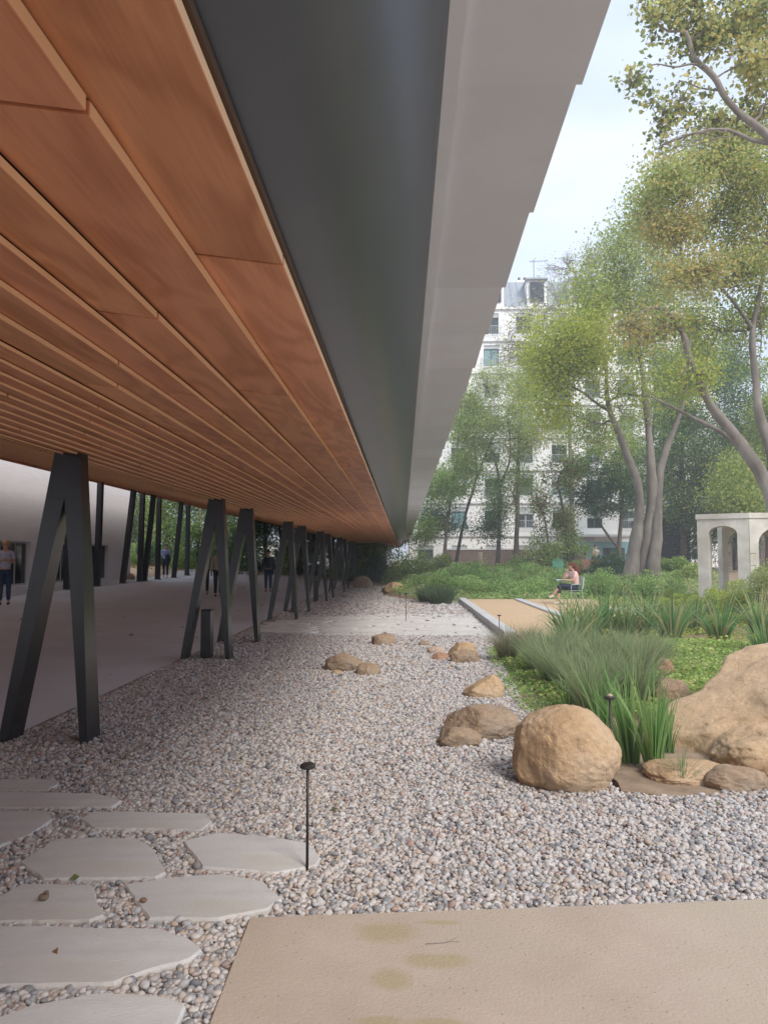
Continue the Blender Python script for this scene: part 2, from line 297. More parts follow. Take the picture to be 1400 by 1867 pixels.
# ------------------------------------------------------------------ leaves, trees
def leaf_mesh(name, pos, size, cols, parent=None, flat=.0, aspect=.6, jit=.18):
    n = len(pos); pos = np.asarray(pos, 'f'); size = np.broadcast_to(np.asarray(size, 'f'), (n,))*RNG.uniform(.6, 1.3, n)
    a = RNG.normal(size=(n, 3)); a[:, 2] *= (1-flat); a /= np.linalg.norm(a, axis=1)[:, None]+1e-6
    b = RNG.normal(size=(n, 3)); b -= a*(a*b).sum(1)[:, None]
    if flat: b[:, 2] *= (1-flat)
    b /= np.linalg.norm(b, axis=1)[:, None]+1e-6; nn = np.cross(a, b)
    s = size[:, None]; v = np.empty((n, 4, 3), 'f')
    v[:, 0] = pos-a*s*.5; v[:, 1] = pos+b*s*.5*aspect+nn*s*.12; v[:, 2] = pos+a*s*.5; v[:, 3] = pos-b*s*.5*aspect+nn*s*.12
    o0 = np.array(ORG[parent.name]) if parent else np.zeros(3); v -= o0.astype('f')
    me = bpy.data.meshes.new(name); me.vertices.add(n*4); me.vertices.foreach_set('co', v.ravel())
    me.loops.add(n*6); me.polygons.add(n*2)
    base = (np.arange(n)*4)[:, None]; idx = (base+np.array([0, 1, 2, 0, 2, 3])).astype('i').ravel()
    me.loops.foreach_set('vertex_index', idx); me.polygons.foreach_set('loop_start', np.arange(0, n*6, 3, dtype='i')); me.polygons.foreach_set('loop_total', np.full(n*2, 3, 'i'))
    me.update(calc_edges=True)
    cols = np.asarray(cols, 'f'); 
    c = np.repeat((cols*RNG.uniform(1-jit, 1+jit, (n, 1)))[:, None, :], 4, 1).reshape(-1, 3)
    at = me.color_attributes.new('leafcol', 'FLOAT_COLOR', 'POINT'); at.data.foreach_set('color', np.concatenate([c, np.ones((len(c), 1))], 1).astype('f').ravel())
    return link(name, me, M['leaf'], parent)
PAL = dict(
    yg=[(.20, .22, .05), (.16, .20, .05), (.24, .24, .06), (.12, .17, .045)],
    green=[(.08, .12, .03), (.10, .14, .035), (.06, .10, .03), (.13, .16, .05)],
    dark=[(.025, .05, .022), (.035, .065, .028), (.03, .055, .03)],
    mid=[(.12, .15, .045), (.15, .18, .055), (.09, .125, .04), (.18, .20, .065)],
    pale=[(.21, .23, .10), (.17, .20, .08), (.25, .26, .12), (.14, .17, .07)],
    plane=[(.21, .21, .08), (.26, .22, .08), (.17, .20, .075), (.28, .23, .09), (.23, .24, .11)],
    orange=[(.32, .25, .10), (.27, .22, .08), (.22, .20, .08)],
    lush=[(.10, .17, .05), (.14, .22, .07), (.08, .13, .04), (.18, .24, .085), (.16, .17, .08)],
    ginkgo=[(.26, .28, .05), (.22, .26, .06), (.18, .23, .05), (.30, .29, .06)],
    cover=[(.20, .26, .07), (.15, .22, .06), (.24, .28, .10), (.10, .17, .05), (.28, .28, .12)],
    rust=[(.20, .10, .05), (.14, .09, .04), (.10, .11, .04)],
    olive=[(.10, .12, .05), (.14, .14, .06), (.08, .10, .04)])
GAIN = dict(yg=2.0, green=2.6, dark=2.6, mid=2.4, pale=2.0, plane=2.1, orange=1.5, lush=2.4, ginkgo=1.75, cover=1.75, rust=1.4, olive=1.7)
PAL = {k: [tuple(min(.55, x*GAIN[k]+.008) for x in c) for c in v] for k, v in PAL.items()}
def pcol(key, n):
    p = np.array(PAL[key]); return p[RNG.integers(0, len(p), n)]
def ell(n, shell=.5):
    d = RNG.normal(size=(n, 3)); d /= np.linalg.norm(d, axis=1)[:, None]; r = RNG.uniform(shell**3, 1, n)**(1/3); return d*r[:, None]
def limb(mb, a, b, r0, r1, seg=6, wob=.08, k=6, sag=.0):
    a = Vector(a); b = Vector(b); ln = (b-a).length; pts = []; rr = []
    o1 = Vector(RNG.normal(size=3))*ln*wob; o2 = Vector(RNG.normal(size=3))*ln*wob
    for i in range(k+1):
        t = i/k; p = a.lerp(b, t)+o1*(math.sin(math.pi*t))+o2*math.sin(2*math.pi*t)*.5+Vector((0, 0, ln*sag*math.sin(math.pi*t))); pts.append(p); rr.append(r0+(r1-r0)*t)
    mb.tube(pts, rr, seg); return pts
def tree(name, label, stems, clusters, bark, leafsize, group=None, cat='tree', sig=.38, tw=9, sub=5, aspect=.65, twr=.02, base=None, dens=1.15):
    """stems: lists of (point, radius); clusters: (centre, (rx,ry,rz), leaves, palette)"""
    b = base or stems[0][0][0]; root = empty(name, b, label, cat, group)
    mb = MB(); nodes = []
    for st in stems:
        pts = []; rr = []
        for i in range(len(st)-1):
            p0 = Vector(st[max(i-1, 0)][0]); p1 = Vector(st[i][0]); p2 = Vector(st[i+1][0]); p3 = Vector(st[min(i+2, len(st)-1)][0])
            for j in range(5):
                t = j/5; q = .5*((2*p1)+(-p0+p2)*t+(2*p0-5*p1+4*p2-p3)*t*t+(-p0+3*p1-3*p2+p3)*t**3)
                pts.append(q); rr.append((st[i][1]*(1-t)+st[i+1][1]*t)*RNG.uniform(.94, 1.06))
        pts.append(Vector(st[-1][0])); rr.append(st[-1][1]); rr = [q*.88 for q in rr]; n0 = len(mb.v); mb.tube(pts, rr, 12)
        for q in range(n0, len(mb.v)):
            vv = Vector(mb.v[q]); r_ = rr[(q-n0)//12]; mb.v[q] = tuple(vv+noise.noise_vector(vv*Vector((2.6, 2.6, 1.1)))*r_*.34+noise.noise_vector(vv*7)*r_*.10)
        nodes += list(zip(pts, rr))
    P = []; K = []
    if leafsize > .13: leafsize *= .74; dens *= 1.75
    for (c, rad, n, pal) in clusters:
        c = Vector(c); n = int(n*dens); rad = tuple(q*1.12 for q in rad)
        best = min(nodes, key=lambda q: (q[0]-c).length + (3*max(0, q[0].z-c.z))+ .8*max(0, 1.0-q[0].z))
        r0 = min(best[1]*.6, .05+.03*max(rad)); lm = limb(mb, best[0], c, r0, max(.018, r0*.35), 6, .07, 7, .06)
        ends = []
        for _ in range(tw):
            e = c+Vector(ell(1, .55)[0]*np.array(rad)); s = lm[int(RNG.integers(3, 8))]
            q = limb(mb, s, e, max(twr*1.0, r0*.28), twr*.4, 4, .10, 4, .04)
            ends += q[2:]
            for _ in range(sub):
                e2 = e+Vector(RNG.normal(size=3)*np.array(rad)*.26); s2 = q[int(RNG.integers(1, 5))]
                limb(mb, s2, e2, twr*.5, twr*.25, 3, .1, 2); ends.append(e2); ends.append(s2.lerp(e2, .6))
        if n:
            E = np.array([tuple(e) for e in ends]); w_ = RNG.gamma(1.3, 1, len(E)); w_ /= w_.sum()
            i = RNG.choice(len(E), n, p=w_); P.append(E[i]+RNG.normal(size=(n, 3))*sig*1.25*np.array([1, 1, .8]))
            if isinstance(pal, str): K.append(pcol(pal, n))
            else: K.append(np.where(RNG.random((n, 1)) < pal[2], pcol(pal[1], n), pcol(pal[0], n)))
    mb.build('trunk', bark, root, smooth=True)
    if P: leaf_mesh('crown', np.concatenate(P), leafsize, np.concatenate(K), root, aspect=aspect)
    return root
def shrub(label, c, r, h, n, pal, ls=.07, group=None, name='shrub', cat='shrub', sparse=False, stemmat='bark_dark'):
    c = Vector(c); root = empty(name, c, label, cat, group); k = max(6, int(9*r)); K = ell(k, .35)
    K[:, 2] = np.abs(K[:, 2]); cen = np.array(c)+K*np.array([r*.78, r*.78, h*.72])
    i = RNG.integers(0, k, n); s = .26 if not sparse else .17
    p = cen[i]+ell(n, .3)*np.array([r*s*1.6, r*s*1.6, h*s*1.15]); p[:, 2] = np.maximum(p[:, 2], c.z+.01)
    tint = RNG.uniform(.8, 1.2, (k, 1))[i]
    leaf_mesh('foliage', p, ls, pcol(pal, n)*tint, root)
    mb = MB()
    for q in range(min(k, 12)): limb(mb, c+Vector((RNG.normal()*r*.12, RNG.normal()*r*.12, -.03)), cen[q], .014+.008*r, .006, 4, .08, 4)
    mb.build('stem', M[stemmat], root); return root
def blades(mb, c, n, h, wd, spread, lean, droop, seg=5, base_r=.08, cols=None, out=None):
    c = Vector(c)
    for _ in range(n):
        az = random.uniform(0, 2*math.pi); d = Vector((math.cos(az), math.sin(az), 0)); rr = random.random()**.6
        b = c+d*base_r*rr; hh = h*random.uniform(.55, 1.08); ln = lean*rr*random.uniform(.5, 1.3)*hh; dr = droop*random.random()*hh
        tw_ = Vector((-d.y, d.x, 0)).lerp(Vector((random.uniform(-1, 1), random.uniform(-1, 1), 0)), .5).normalized()
        st = len(mb.v)
        for i in range(seg+1):
            t = i/seg; p = b+d*(ln*t**1.5)+Vector((0, 0, hh*t - dr*t**3)); w_ = wd*(1-t**2.2)*.5+.0006
            mb.v += [tuple(p-tw_*w_), tuple(p+tw_*w_)]
        for i in range(seg): q = st+2*i; mb.f.append([q, q+1, q+3, q+2])
        col = random.choice(cols); k = random.uniform(.8, 1.2); out += [(col[0]*k, col[1]*k, col[2]*k)]*(2*seg+2)
def clump(name, label, c, n, h, wd, lean, droop, pal, base_r=.08, group=None, cat='plant', multi=None):
    mb = MB(); out = []; cs = multi or [(c, 1)]
    for cc, k in cs: blades(mb, cc, int(n*k), h*(.8+.2*k), wd, 0, lean, droop, 5, base_r, pal, out)
    me = bpy.data.meshes.new(name); me.from_pydata(mb.v, [], mb.f)
    at = me.color_attributes.new('leafcol', 'FLOAT_COLOR', 'POINT'); at.data.foreach_set('color', np.concatenate([np.array(out), np.ones((len(out), 1))], 1).astype('f').ravel())
    o = link(name, me, M['leaf'], smooth=True); rebase(o); return tag(o, label, cat, group)

# ================================================================== SETTING: ground, path, gravel
def ground():
    xs = np.concatenate([[-420, -200, -100, -60], np.arange(-40, 40.1, .8), [60, 100, 200, 420]]); ys = np.concatenate([[-300, -100, -40], np.arange(-20, 90.1, .8), [110, 150, 250, 500]])
    X, Y = np.meshgrid(xs, ys); v = np.stack([X, Y, gz(X, Y)-.03], -1).reshape(-1, 3); nx = len(xs)
    f = [[j*nx+i, j*nx+i+1, (j+1)*nx+i+1, (j+1)*nx+i] for j in range(len(ys)-1) for i in range(nx-1)]
    me = bpy.data.meshes.new('ground'); me.from_pydata(v.tolist(), [], f); tag(link('ground', me, M['soil'], smooth=True), kind='structure')
ground()
sheet('path', -12.0, -3.45, -24, 66, .5, 0.0, M['concrete_path'])
sheet('gravel_strip', -13.2, -12.0, -6, 50, .6, 0.0, M['gravel_base'])
mb = MB(); mb.box((-3.452, -6, -.05), (-3.44, 14.6, .012)); tag(mb.build('path_edging', M['slab_edge']), kind='structure')
BED = [(-3.44, 1.0), (-.72, 1.0), (8, 1.0), (8, 5.3), (3.2, 5.35), (2.2, 5.15), (1.75, 5.05), (1.45, 5.15), (1.42, 5.8), (1.38, 7.0), (1.30, 8.2), (1.38, 9.4), (1.45, 11), (1.5, 13), (1.93, 14.6), (1.93, 26.3), (.6, 27), (-.2, 28.5), (-.9, 31), (-1.0, 40), (-3.44, 42)]
mb = MB(); mb.prism(BED, -.05, 0.004); tag(mb.build('gravel_bed', M['gravel_base']), kind='structure')
tp = [G(455, 1672, .03), G(1400, 1638, .03)]; a, b = tp
dirn = (b-a).normalized(); far = a+dirn*12; lb = G(380, 1867, .03); ldir = (lb-a).normalized(); near = a+ldir*9
TER = [(a.x, a.y), (near.x, near.y), (near.x+14, near.y), (far.x, far.y)]
mb = MB(); mb.prism(TER, -.08, .03); tag(mb.build('terrace_floor', M['terrace'], bevel=.006), kind='structure')

# ---- stepping stones
ST = [
 ([(-60, 1420), (106, 1420), (109, 1428), (90, 1440), (-60, 1442)], 'grey stepping stone farthest from the concrete terrace, a thin sliver at the left edge'),
 ([(-80, 1444), (100, 1444), (180, 1447), (225, 1459), (205, 1470), (-80, 1473)], 'long narrow grey stepping stone, second farthest, with a rounded right end'),
 ([(-80, 1477), (90, 1477), (97, 1492), (60, 1520), (0, 1542), (-80, 1555)], 'grey stepping stone at the left edge with a slanting lower right side, third farthest'),
 ([(145, 1492), (165, 1480), (240, 1479), (378, 1483), (388, 1497), (370, 1512), (170, 1509)], 'small long hexagonal stepping stone set alone behind the pointed one'),
 ([(36, 1572), (100, 1529), (160, 1526), (255, 1528), (282, 1548), (305, 1590), (285, 1599), (80, 1601)], 'six-sided stepping stone pointed at its left end, in the middle row'),
 ([(333, 1532), (395, 1517), (470, 1522), (560, 1536), (587, 1562), (575, 1578), (500, 1590), (368, 1580)], 'pale stepping stone beside the foot of the near path light'),
 ([(-50, 1640), (0, 1632), (40, 1610), (172, 1612), (180, 1640), (192, 1668), (165, 1677), (-50, 1680)], 'stepping stone with a small dark pebble pile lying on it'),
 ([(226, 1612), (300, 1600), (410, 1592), (480, 1606), (515, 1638), (490, 1656), (400, 1674), (270, 1674)], 'rounded pale stepping stone with one reddish pebble on it'),
 ([(-80, 1688), (100, 1687), (300, 1693), (340, 1708), (369, 1729), (350, 1746), (272, 1768), (210, 1790), (-80, 1800)], 'largest stepping stone, a broad grey slab left of the concrete terrace'),
 ([(-120, 1890), (0, 1852), (60, 1832), (180, 1807), (320, 1818), (342, 1831), (325, 1870), (260, 1930), (-120, 1960)], 'nearest stepping stone, cut by the bottom edge of the picture')]
STP = []
for i, (px, lab) in enumerate(ST):
    zt = .034; P = [G(u, v, zt) for u, v in px]; P2 = []
    for k in range(len(P)):           # rough broken edge
        p, q = P[k], P[(k+1) % len(P)]; n = max(2, int((q-p).length/.035))
        nrm = Vector((-(q-p).y, (q-p).x, 0)).normalized()
        for j in range(n):
            t = j/n; m = p.lerp(q, t); P2.append(m+nrm*(noise.noise(m*9+Vector((i, 0, 0)))*.007+random.uniform(-.004, .004)))
    STP.append([(p.x, p.y) for p in P2]); c = sum((Vector((p.x, p.y, 0)) for p in P2), Vector())/len(P2)
    n = len(P2); v = []; 
    for sc, z in ((.985, -.03), (1.0, .012), (.998, zt-.012), (.985, zt)):
        for p in P2:
            d = Vector((p.x, p.y, 0))-c; L_ = d.length; k = 1-(1-sc)*0.6/max(L_, .1) if sc < 1 else 1
            jz = noise.noise(p*30)*.006 if sc == .998 else 0
            v.append((c.x+d.x*k, c.y+d.y*k, z+jz))
    f = [[r*n+j, r*n+(j+1) % n, (r+1)*n+(j+1) % n, (r+1)*n+j] for r in range(3) for j in range(n)]+[[3*n+j for j in range(n)]]
    m_ = MB(); m_.v = v; m_.f = f; o = m_.build('stepping_stone', M['stone']); rebase(o); tag(o, lab, 'paving stone', 'stepping stones in the pebbles')

# ---- pebbles: hexagonal lattice with jitter, instanced with geometry nodes (uncountable gravel)
def pebble_variant(seed):
    bm = bmesh.new(); bmesh.ops.create_icosphere(bm, subdivisions=2, radius=.5); rs = np.random.default_rng(seed); sc = Vector((1, rs.uniform(.65, .95), rs.uniform(.5, .75)))
    off = Vector(rs.uniform(0, 50, 3))
    for v in bm.verts:
        k = 1+.28*noise.noise(v.co*1.6+off); v.co = Vector((v.co.x*sc.x, v.co.y*sc.y, v.co.z*sc.z))*k
    me = bpy.data.meshes.new('pebble_shape'); bm.to_mesh(me); bm.free(); me.materials.append(M['pebble']); me.polygons.foreach_set('use_smooth', [True]*len(me.polygons)); return me
pcoll = bpy.data.collections.new('pebble_shapes')
for k in range(7): pcoll.objects.link(bpy.data.objects.new('pebble_shape', pebble_variant(100+k)))
def pebbles(name, pts, size, z, label):
    n = len(pts); me = bpy.data.meshes.new(name); me.vertices.add(n); co = np.column_stack([pts, z]).astype('f'); me.vertices.foreach_set('co', co.ravel())
    for an, ty, val in (('rnd', 'FLOAT', RNG.random(n)), ('scl', 'FLOAT', size), ('idx', 'INT', RNG.integers(0, 7, n))):
        a = me.attributes.new(an, ty, 'POINT'); a.data.foreach_set('value', val.astype('f' if ty == 'FLOAT' else 'i'))
    rot = np.column_stack([RNG.normal(0, .35, n), RNG.normal(0, .35, n), RNG.uniform(0, 6.28, n)]).astype('f'); a = me.attributes.new('rot', 'FLOAT_VECTOR', 'POINT'); a.data.foreach_set('vector', rot.ravel())
    o = link(name, me, M['pebble']); g = bpy.data.node_groups.new('scatter', 'GeometryNodeTree')
    g.interface.new_socket('Geometry', in_out='INPUT', socket_type='NodeSocketGeometry'); g.interface.new_socket('Geometry', in_out='OUTPUT', socket_type='NodeSocketGeometry')
    gi = g.nodes.new('NodeGroupInput'); go = g.nodes.new('NodeGroupOutput'); ip = g.nodes.new('GeometryNodeInstanceOnPoints'); ci = g.nodes.new('GeometryNodeCollectionInfo')
    ci.inputs['Collection'].default_value = pcoll; ci.inputs['Separate Children'].default_value = True; ci.inputs['Reset Children'].default_value = True
    ip.inputs['Pick Instance'].default_value = True
    def na(nm, dt): q = g.nodes.new('GeometryNodeInputNamedAttribute'); q.data_type = dt; q.inputs['Name'].default_value = nm; return q.outputs['Attribute']
    l = g.links; l.new(gi.outputs[0], ip.inputs['Points']); l.new(ci.outputs[0], ip.inputs['Instance']); l.new(na('idx', 'INT'), ip.inputs['Instance Index'])
    e2r = g.nodes.new('FunctionNodeEulerToRotation'); l.new(na('rot', 'FLOAT_VECTOR'), e2r.inputs[0]); l.new(e2r.outputs[0], ip.inputs['Rotation']); l.new(na('scl', 'FLOAT'), ip.inputs['Scale'])
    l.new(ip.outputs[0], go.inputs[0]); md = o.modifiers.new('scatter', 'NODES'); md.node_group = g
    return tag(o, label, 'gravel', kind='stuff')
def lattice(y0, y1, s, x0=-3.42, x1=8):
    xs = np.arange(x0, x1, s); ys = np.arange(y0, y1, s*.866); X, Y = np.meshgrid(xs, ys); X = X+((np.arange(len(ys)) % 2)*s*.5)[:, None]
    p = np.column_stack([X.ravel(), Y.ravel()])+RNG.normal(0, s*.22, (X.size, 2))
    cx = (p[:, 0] > -(735+40)/F*p[:, 1]-.2) & (p[:, 0] < (690)/F*p[:, 1]+.5); p = p[cx]
    k = inpoly(p[:, 0], p[:, 1], BED) & ~inpoly(p[:, 0], p[:, 1], [(q[0], q[1]) for q in TER])
    p = p[k]; ok = np.ones(len(p), bool)
    for s_ in STP: ok &= ~inpoly(p[:, 0], p[:, 1], s_)
    return p[ok]
PB = []
XS = lambda p, a, b: ~((p[:, 1] > 14.9) & (p[:, 1] < 20.2) & (p[:, 0] > -3.3+ (p[:, 1]-15)*.0))
for (y0, y1, s, sz) in ((1.9, 5.6, .0205, .028), (5.6, 9.5, .027, .035), (9.5, 15.4, .038, .047), (19.6, 31, .085, .085), (31, 41, .14, .11)):
    p = lattice(y0, y1, s); n = len(p); size = sz*RNG.lognormal(0, .26, n); PB.append((p, size, RNG.uniform(0.002, .020, n)))
p = np.concatenate([q[0] for q in PB]); print('pebbles', len(p))
pebbles('pebbles', p, np.concatenate([q[1] for q in PB]), np.concatenate([q[2] for q in PB]), 'loose grey, white and tan river pebbles covering the bed beside the canopy')
# larger loose pebbles on top
p = lattice(1.9, 8, .13); p = p[RNG.random(len(p)) < .35]; pebbles('large_pebbles', p, RNG.uniform(.034, .052, len(p)), RNG.uniform(.02, .03, len(p)), 'bigger loose pebbles scattered on top of the pebble bed')

# ---- crossing of long pale slabs
cp = tag(MB().box((-3.44, 15.0, -.04), (1.90, 20.4, .008)).build('crossing', M['gravel_base']), kind='structure'); ORG[cp.name] = Vector((0, 0, 0))
y = 15.05; row = 0
while y < 20.2:
    h = random.uniform(.26, .5); x = -3.42+random.uniform(0, .3) + max(0, (15.9-y))*.8*(1.5)
    xe = 1.88
    while x < xe-.3:
        l_ = min(random.uniform(.7, 2.1), xe-x); j = [random.uniform(0.01, .085) for _ in range(6)]
        poly = [(x+.02+j[0], y+.02), (x+l_*.5, y+.01+j[1]), (x+l_-.02-j[2]*2, y+.02+j[3]), (x+l_-.015, y+h-.03-j[4]), (x+l_*.4, y+h-.015), (x+.02, y+h-.03-j[5])]
        MB().prism(poly, 0, .035+random.uniform(0, .008)).build('paving_slab', M['white_stone'], cp); x += l_
    y += h
# ---- raised ochre gravel beds with kerbs
SB = [(2.18, 13.6), (3.4, 14.2), (4.6, 16.2), (5.6, 19), (6.4, 22), (6.6, 26.4), (2.18, 26.4)]
mb = MB(); mb.prism(SB, -.05, .12); tag(mb.build('ochre_gravel_surface', M['sand']), kind='structure')
def kerb(label, x0, x1, y0, y1, n):
    r = empty('kerb', ((x0+x1)/2, y0, 0), label, 'kerb', 'concrete kerbs of the ochre beds')
    for k in range(n): MB().box((x0, y0+(y1-y0)*k/n+.006, -.05), (x1, y0+(y1-y0)*(k+1)/n-.006, .17)).build('kerb_stone', M['kerb'], r, bevel=.008)
kerb('long pale concrete kerb between the white slabs and the ochre bed', 1.94, 2.18, 14.4, 26.4, 6)
kerb('pale concrete kerb crossing the ochre gravel beside the seated woman', 3.85, 4.1, 14.8, 26.0, 5)
kerb('short concrete step end just behind the strap-leaved plants', 5.3, 6.7, 21.0, 21.35, 1)
# dirt pocket by the large rock
SO = [(1.5, 5.16), (1.8, 5.04), (2.3, 5.1), (3.3, 5.28), (5.5, 5.4), (5.5, 7.2), (1.4, 7.2), (1.42, 6.0)]; SP = []
for k in range(len(SO)):
    p, q = Vector((*SO[k], 0)), Vector((*SO[(k+1) % len(SO)], 0)); n = max(2, int((q-p).length/.05))
    for j in range(n): m = p.lerp(q, j/n); SP.append((m.x+noise.noise(m*4)*.07, m.y+noise.noise(m*4+Vector((9, 0, 0)))*.07+random.uniform(-.012, .012)))
mb = MB(); mb.prism(SP, -.05, .018); tag(mb.build('soil_bed', M['soil']), kind='structure')

# ================================================================== CANOPY
H0 = .90
rl = [.41, .71, 1.03, 1.28, 1.485, 1.69, 1.90, 2.06, 2.2, 2.33, 2.47, 2.61, 2.75, 2.89, 3.03, 3.17, 3.31]
prof = [(-r*H0, H0) for r in rl]
sx, sz_ = prof[-1]; slope = (2.98-.9)/(11.95+sx); x = sx
while x > -11.9: x -= .30; prof.append((x, H0+(-(x)+sx)*slope))
can = empty('canopy', (-2.9, 0, 0), 'long low canopy with overlapping orange wooden boards beneath and grey tiled edge', 'canopy')
PL = 2.66; Y0 = -9.3; Y1 = 72; starts = [2.226, 1.435, 2.73, 2.0, 3.4, 1.2, 2.45, 1.75, 3.0, 2.2, 1.4, 2.7, 3.3, 1.9, 2.5, 1.1]
planks = []; far_mb = MB(); far_mi = []; zz = 1.6
for k in range(len(prof)-1):
    (xa, ha), (xb, hb) = prof[k], prof[k+1]; wdt = math.hypot(xb-xa, hb-ha)
    st = (starts[k] if k < len(starts) else random.uniform(0, PL)) % PL
    y = st-PL*math.ceil((st-Y0)/PL)
    drop = .006+.125*wdt if k < 16 else .022
    # cross-section: right edge hangs low, left edge tucked above the next board
    th = drop*.82 if k < 16 else .016; ov = .010
    def sect(xo, zo):
        return [(xa-xo, zz+ha-zo), (xb-ov-xo, zz+hb+drop-zo), (xb-ov-xo, zz+hb+drop+th-zo), (xa-xo, zz+ha+th-zo)]
    cx, cz = (xa+xb)/2, zz+(ha+hb)/2
    me = bpy.data.meshes.new('soffit_plank'); m_ = MB(); m_.sweep_y(sect(cx, cz), -PL/2+.008, PL/2-.008); me.from_pydata(m_.v, [], m_.f)
    bm = bmesh.new(); bm.from_mesh(me); bmesh.ops.recalc_face_normals(bm, faces=bm.faces); bmesh.ops.bevel(bm, geom=list(bm.edges), offset=.002, segments=1, affect='EDGES'); bm.normal_update()
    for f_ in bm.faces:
        if f_.normal.x > .8: f_.material_index = 1  # garden-facing edges take the wood with light painted in
    bm.to_mesh(me); bm.free(); me.materials.append(M['wood']); me.materials.append(M['wood_edge_lit'])
    while y < Y1:
        yc = y+PL/2; dd = math.hypot(yc, cx)
        vis = yc+PL/2 > 1.0 and (cx/yc*F+735 > -300 if yc > .5 else abs(cx) < .8)
        score = wdt*PL/(max(dd, .8)**2.4) if vis else 0
        planks.append((score, me, (cx, yc, cz), (k, y))); y += PL
planks.sort(key=lambda q: -q[0])
for sc, me, loc, _ in planks[:300]:
    o = bpy.data.objects.new('soffit_plank', me); C.objects.link(o); o.parent = can; o.location = (loc[0]+2.9, loc[1], loc[2])
for sc, me, loc, _ in planks[300:]:
    n = len(far_mb.v); far_mb.v += [(v.co.x+loc[0], v.co.y+loc[1], v.co.z+loc[2]) for v in me.vertices]; far_mb.f += [[n+i for i in p.vertices] for p in me.polygons]; far_mi += [p.material_index for p in me.polygons]
o = far_mb.build('distant_soffit_planks', M['wood'], can); o.data.materials.append(M['wood_edge_lit']); o.data.polygons.foreach_set('material_index', far_mi); tag(o, kind='stuff')
# dark recess panel
XA, HA, XB, HB = -.366, .93, .128, 1.42
arc = []
for i in range(9):
    t = i/8*math.pi/2; arc.append((XA+(XB-XA)*(1-math.cos(t)), zz+HA+(HB-HA)*math.sin(t)))
cp4 = [Vector((-.43, .962)), Vector((-.13, .985)), Vector((-.02, 1.12)), Vector((.128, 1.42))]
arc = []
for i in range(21):
    t = i/20; q = cp4[0]*(1-t)**3+cp4[1]*3*t*(1-t)**2+cp4[2]*3*t*t*(1-t)+cp4[3]*t**3; arc.append((q.x, zz+q.y))
y = Y0
while y < Y1:
    e = min(y+5.2, Y1); m_ = MB(); m_.shell_y(arc+[(p[0]-.01, p[1]+.012) for p in arc[::-1]], y+.002, e-.002); m_.build('gutter_panel', M['gutter'], can, smooth=True); y = e
MB().box((.118, Y0, zz+1.405), (.165, Y1, zz+1.435)).build('edge_batten', M['tile'], can)
# tiles of the eave
tl = .84; y = -3.2; m_ = None; k = 0
HT = 1.44
joint0 = HT*F/893
y = joint0-5*tl-tl*8
while y < Y1:
    e = y+tl; xo0, xo1 = HT*.3685, HT*.3765+.001; dz = random.uniform(-.003, .003)
    p = [(.14, y+.004, zz+HT), (xo0, y+.004, zz+HT+.004), (xo1, e-.001, zz+HT-.010+dz), (.14, e-.001, zz+HT-.012+dz)]
    MB().hexa(p+[(q[0], q[1], q[2]+.05) for q in p]).build('roof_tile', M['tile'], can); y = e
top = [(q[0]-.03, zz+q[1]+.075) for q in prof if q[0] < -.6]
up = [(q[0], zz+max(q[1]+.42, 2.2)) for q in prof if q[0] < -.6]
cov = [(.50, zz+1.51)]+[(-.95, zz+2.28)]+up+[(-12.0, zz+3.45), (-12.0, zz+3.06)]+top[::-1]+[(-.98, zz+.98), (-.98, zz+1.90), (-.45, zz+1.90), (.12, zz+1.505)]
MB().sweep_y(cov, Y0, Y1-.1).build('roof_body', M['roof_core'], can)
MB().sweep_y([(.52, zz+1.505), (.50, zz+1.535), (-.95, zz+2.33), (-3.4, zz+2.3), (-12.1, zz+3.52), (-12.1, zz+3.47), (-3.4, zz+2.25), (-.95, zz+2.285)], Y0, Y1).build('roof_covering', M['tile_top'], can)
MB().sweep_y([(-.41, zz+.935), (-.36, zz+.935), (-.36, zz+.96), (-.97, zz+1.0), (-.97, zz+.98)], Y0, Y1-.1).build('soffit_backing', M['roof_core'], can)
MB().box((-12.09, Y0, zz+2.93), (-12.055, Y1, zz+3.46)).build('back_fascia', M['wood'], can)

# ---- A-shaped columns
def aframe(label):
    r = empty('forked_column', (0, 0, 0), label, 'column', 'forked steel columns along the canopy')
    T = 1.6+H0+.06; xl0, xr0 = -3.46, -2.675; tl_, tr_ = -3.05, -2.83; cz_ = 2.11; cxx = -2.955
    X = lambda x: x+2.95
    def leg(xbo, xbi, xto, xti):      # outer/inner bottom, outer/inner top
        d0, d1 = .14, .085; zb = -.05
        p = [(X(min(xbo, xbi)), -d0, zb), (X(max(xbo, xbi)), -d0, zb), (X(max(xbo, xbi)), d0, zb), (X(min(xbo, xbi)), d0, zb),
             (X(min(xto, xti)), -d1, cz_), (X(max(xto, xti)), -d1, cz_), (X(max(xto, xti)), d1, cz_), (X(min(xto, xti)), d1, cz_)]
        MB().hexa(p).build('leg', M['steel'], r)
    f = (cz_+.05)/(T+.05); lo = xl0+(tl_-xl0)*f; ro = xr0+(tr_-xr0)*f
    leg(xl0, xl0+.075, lo, cxx-.002); leg(xr0, xr0-.062, ro, cxx+.002)
    MB().hexa([(X(lo), -.085, cz_+.002), (X(ro), -.085, cz_+.002), (X(ro), .085, cz_+.002), (X(lo), .085, cz_+.002), (X(tl_), -.075, T), (X(tr_), -.075, T), (X(tr_), .075, T), (X(tl_), .075, T)]).build('head', M['steel'], r)
    MB().box((X(xl0)-.02, -.155, -.02), (X(xr0)+.02, .155, .006)).build('base_plate', M['black_metal'], r)
    return r
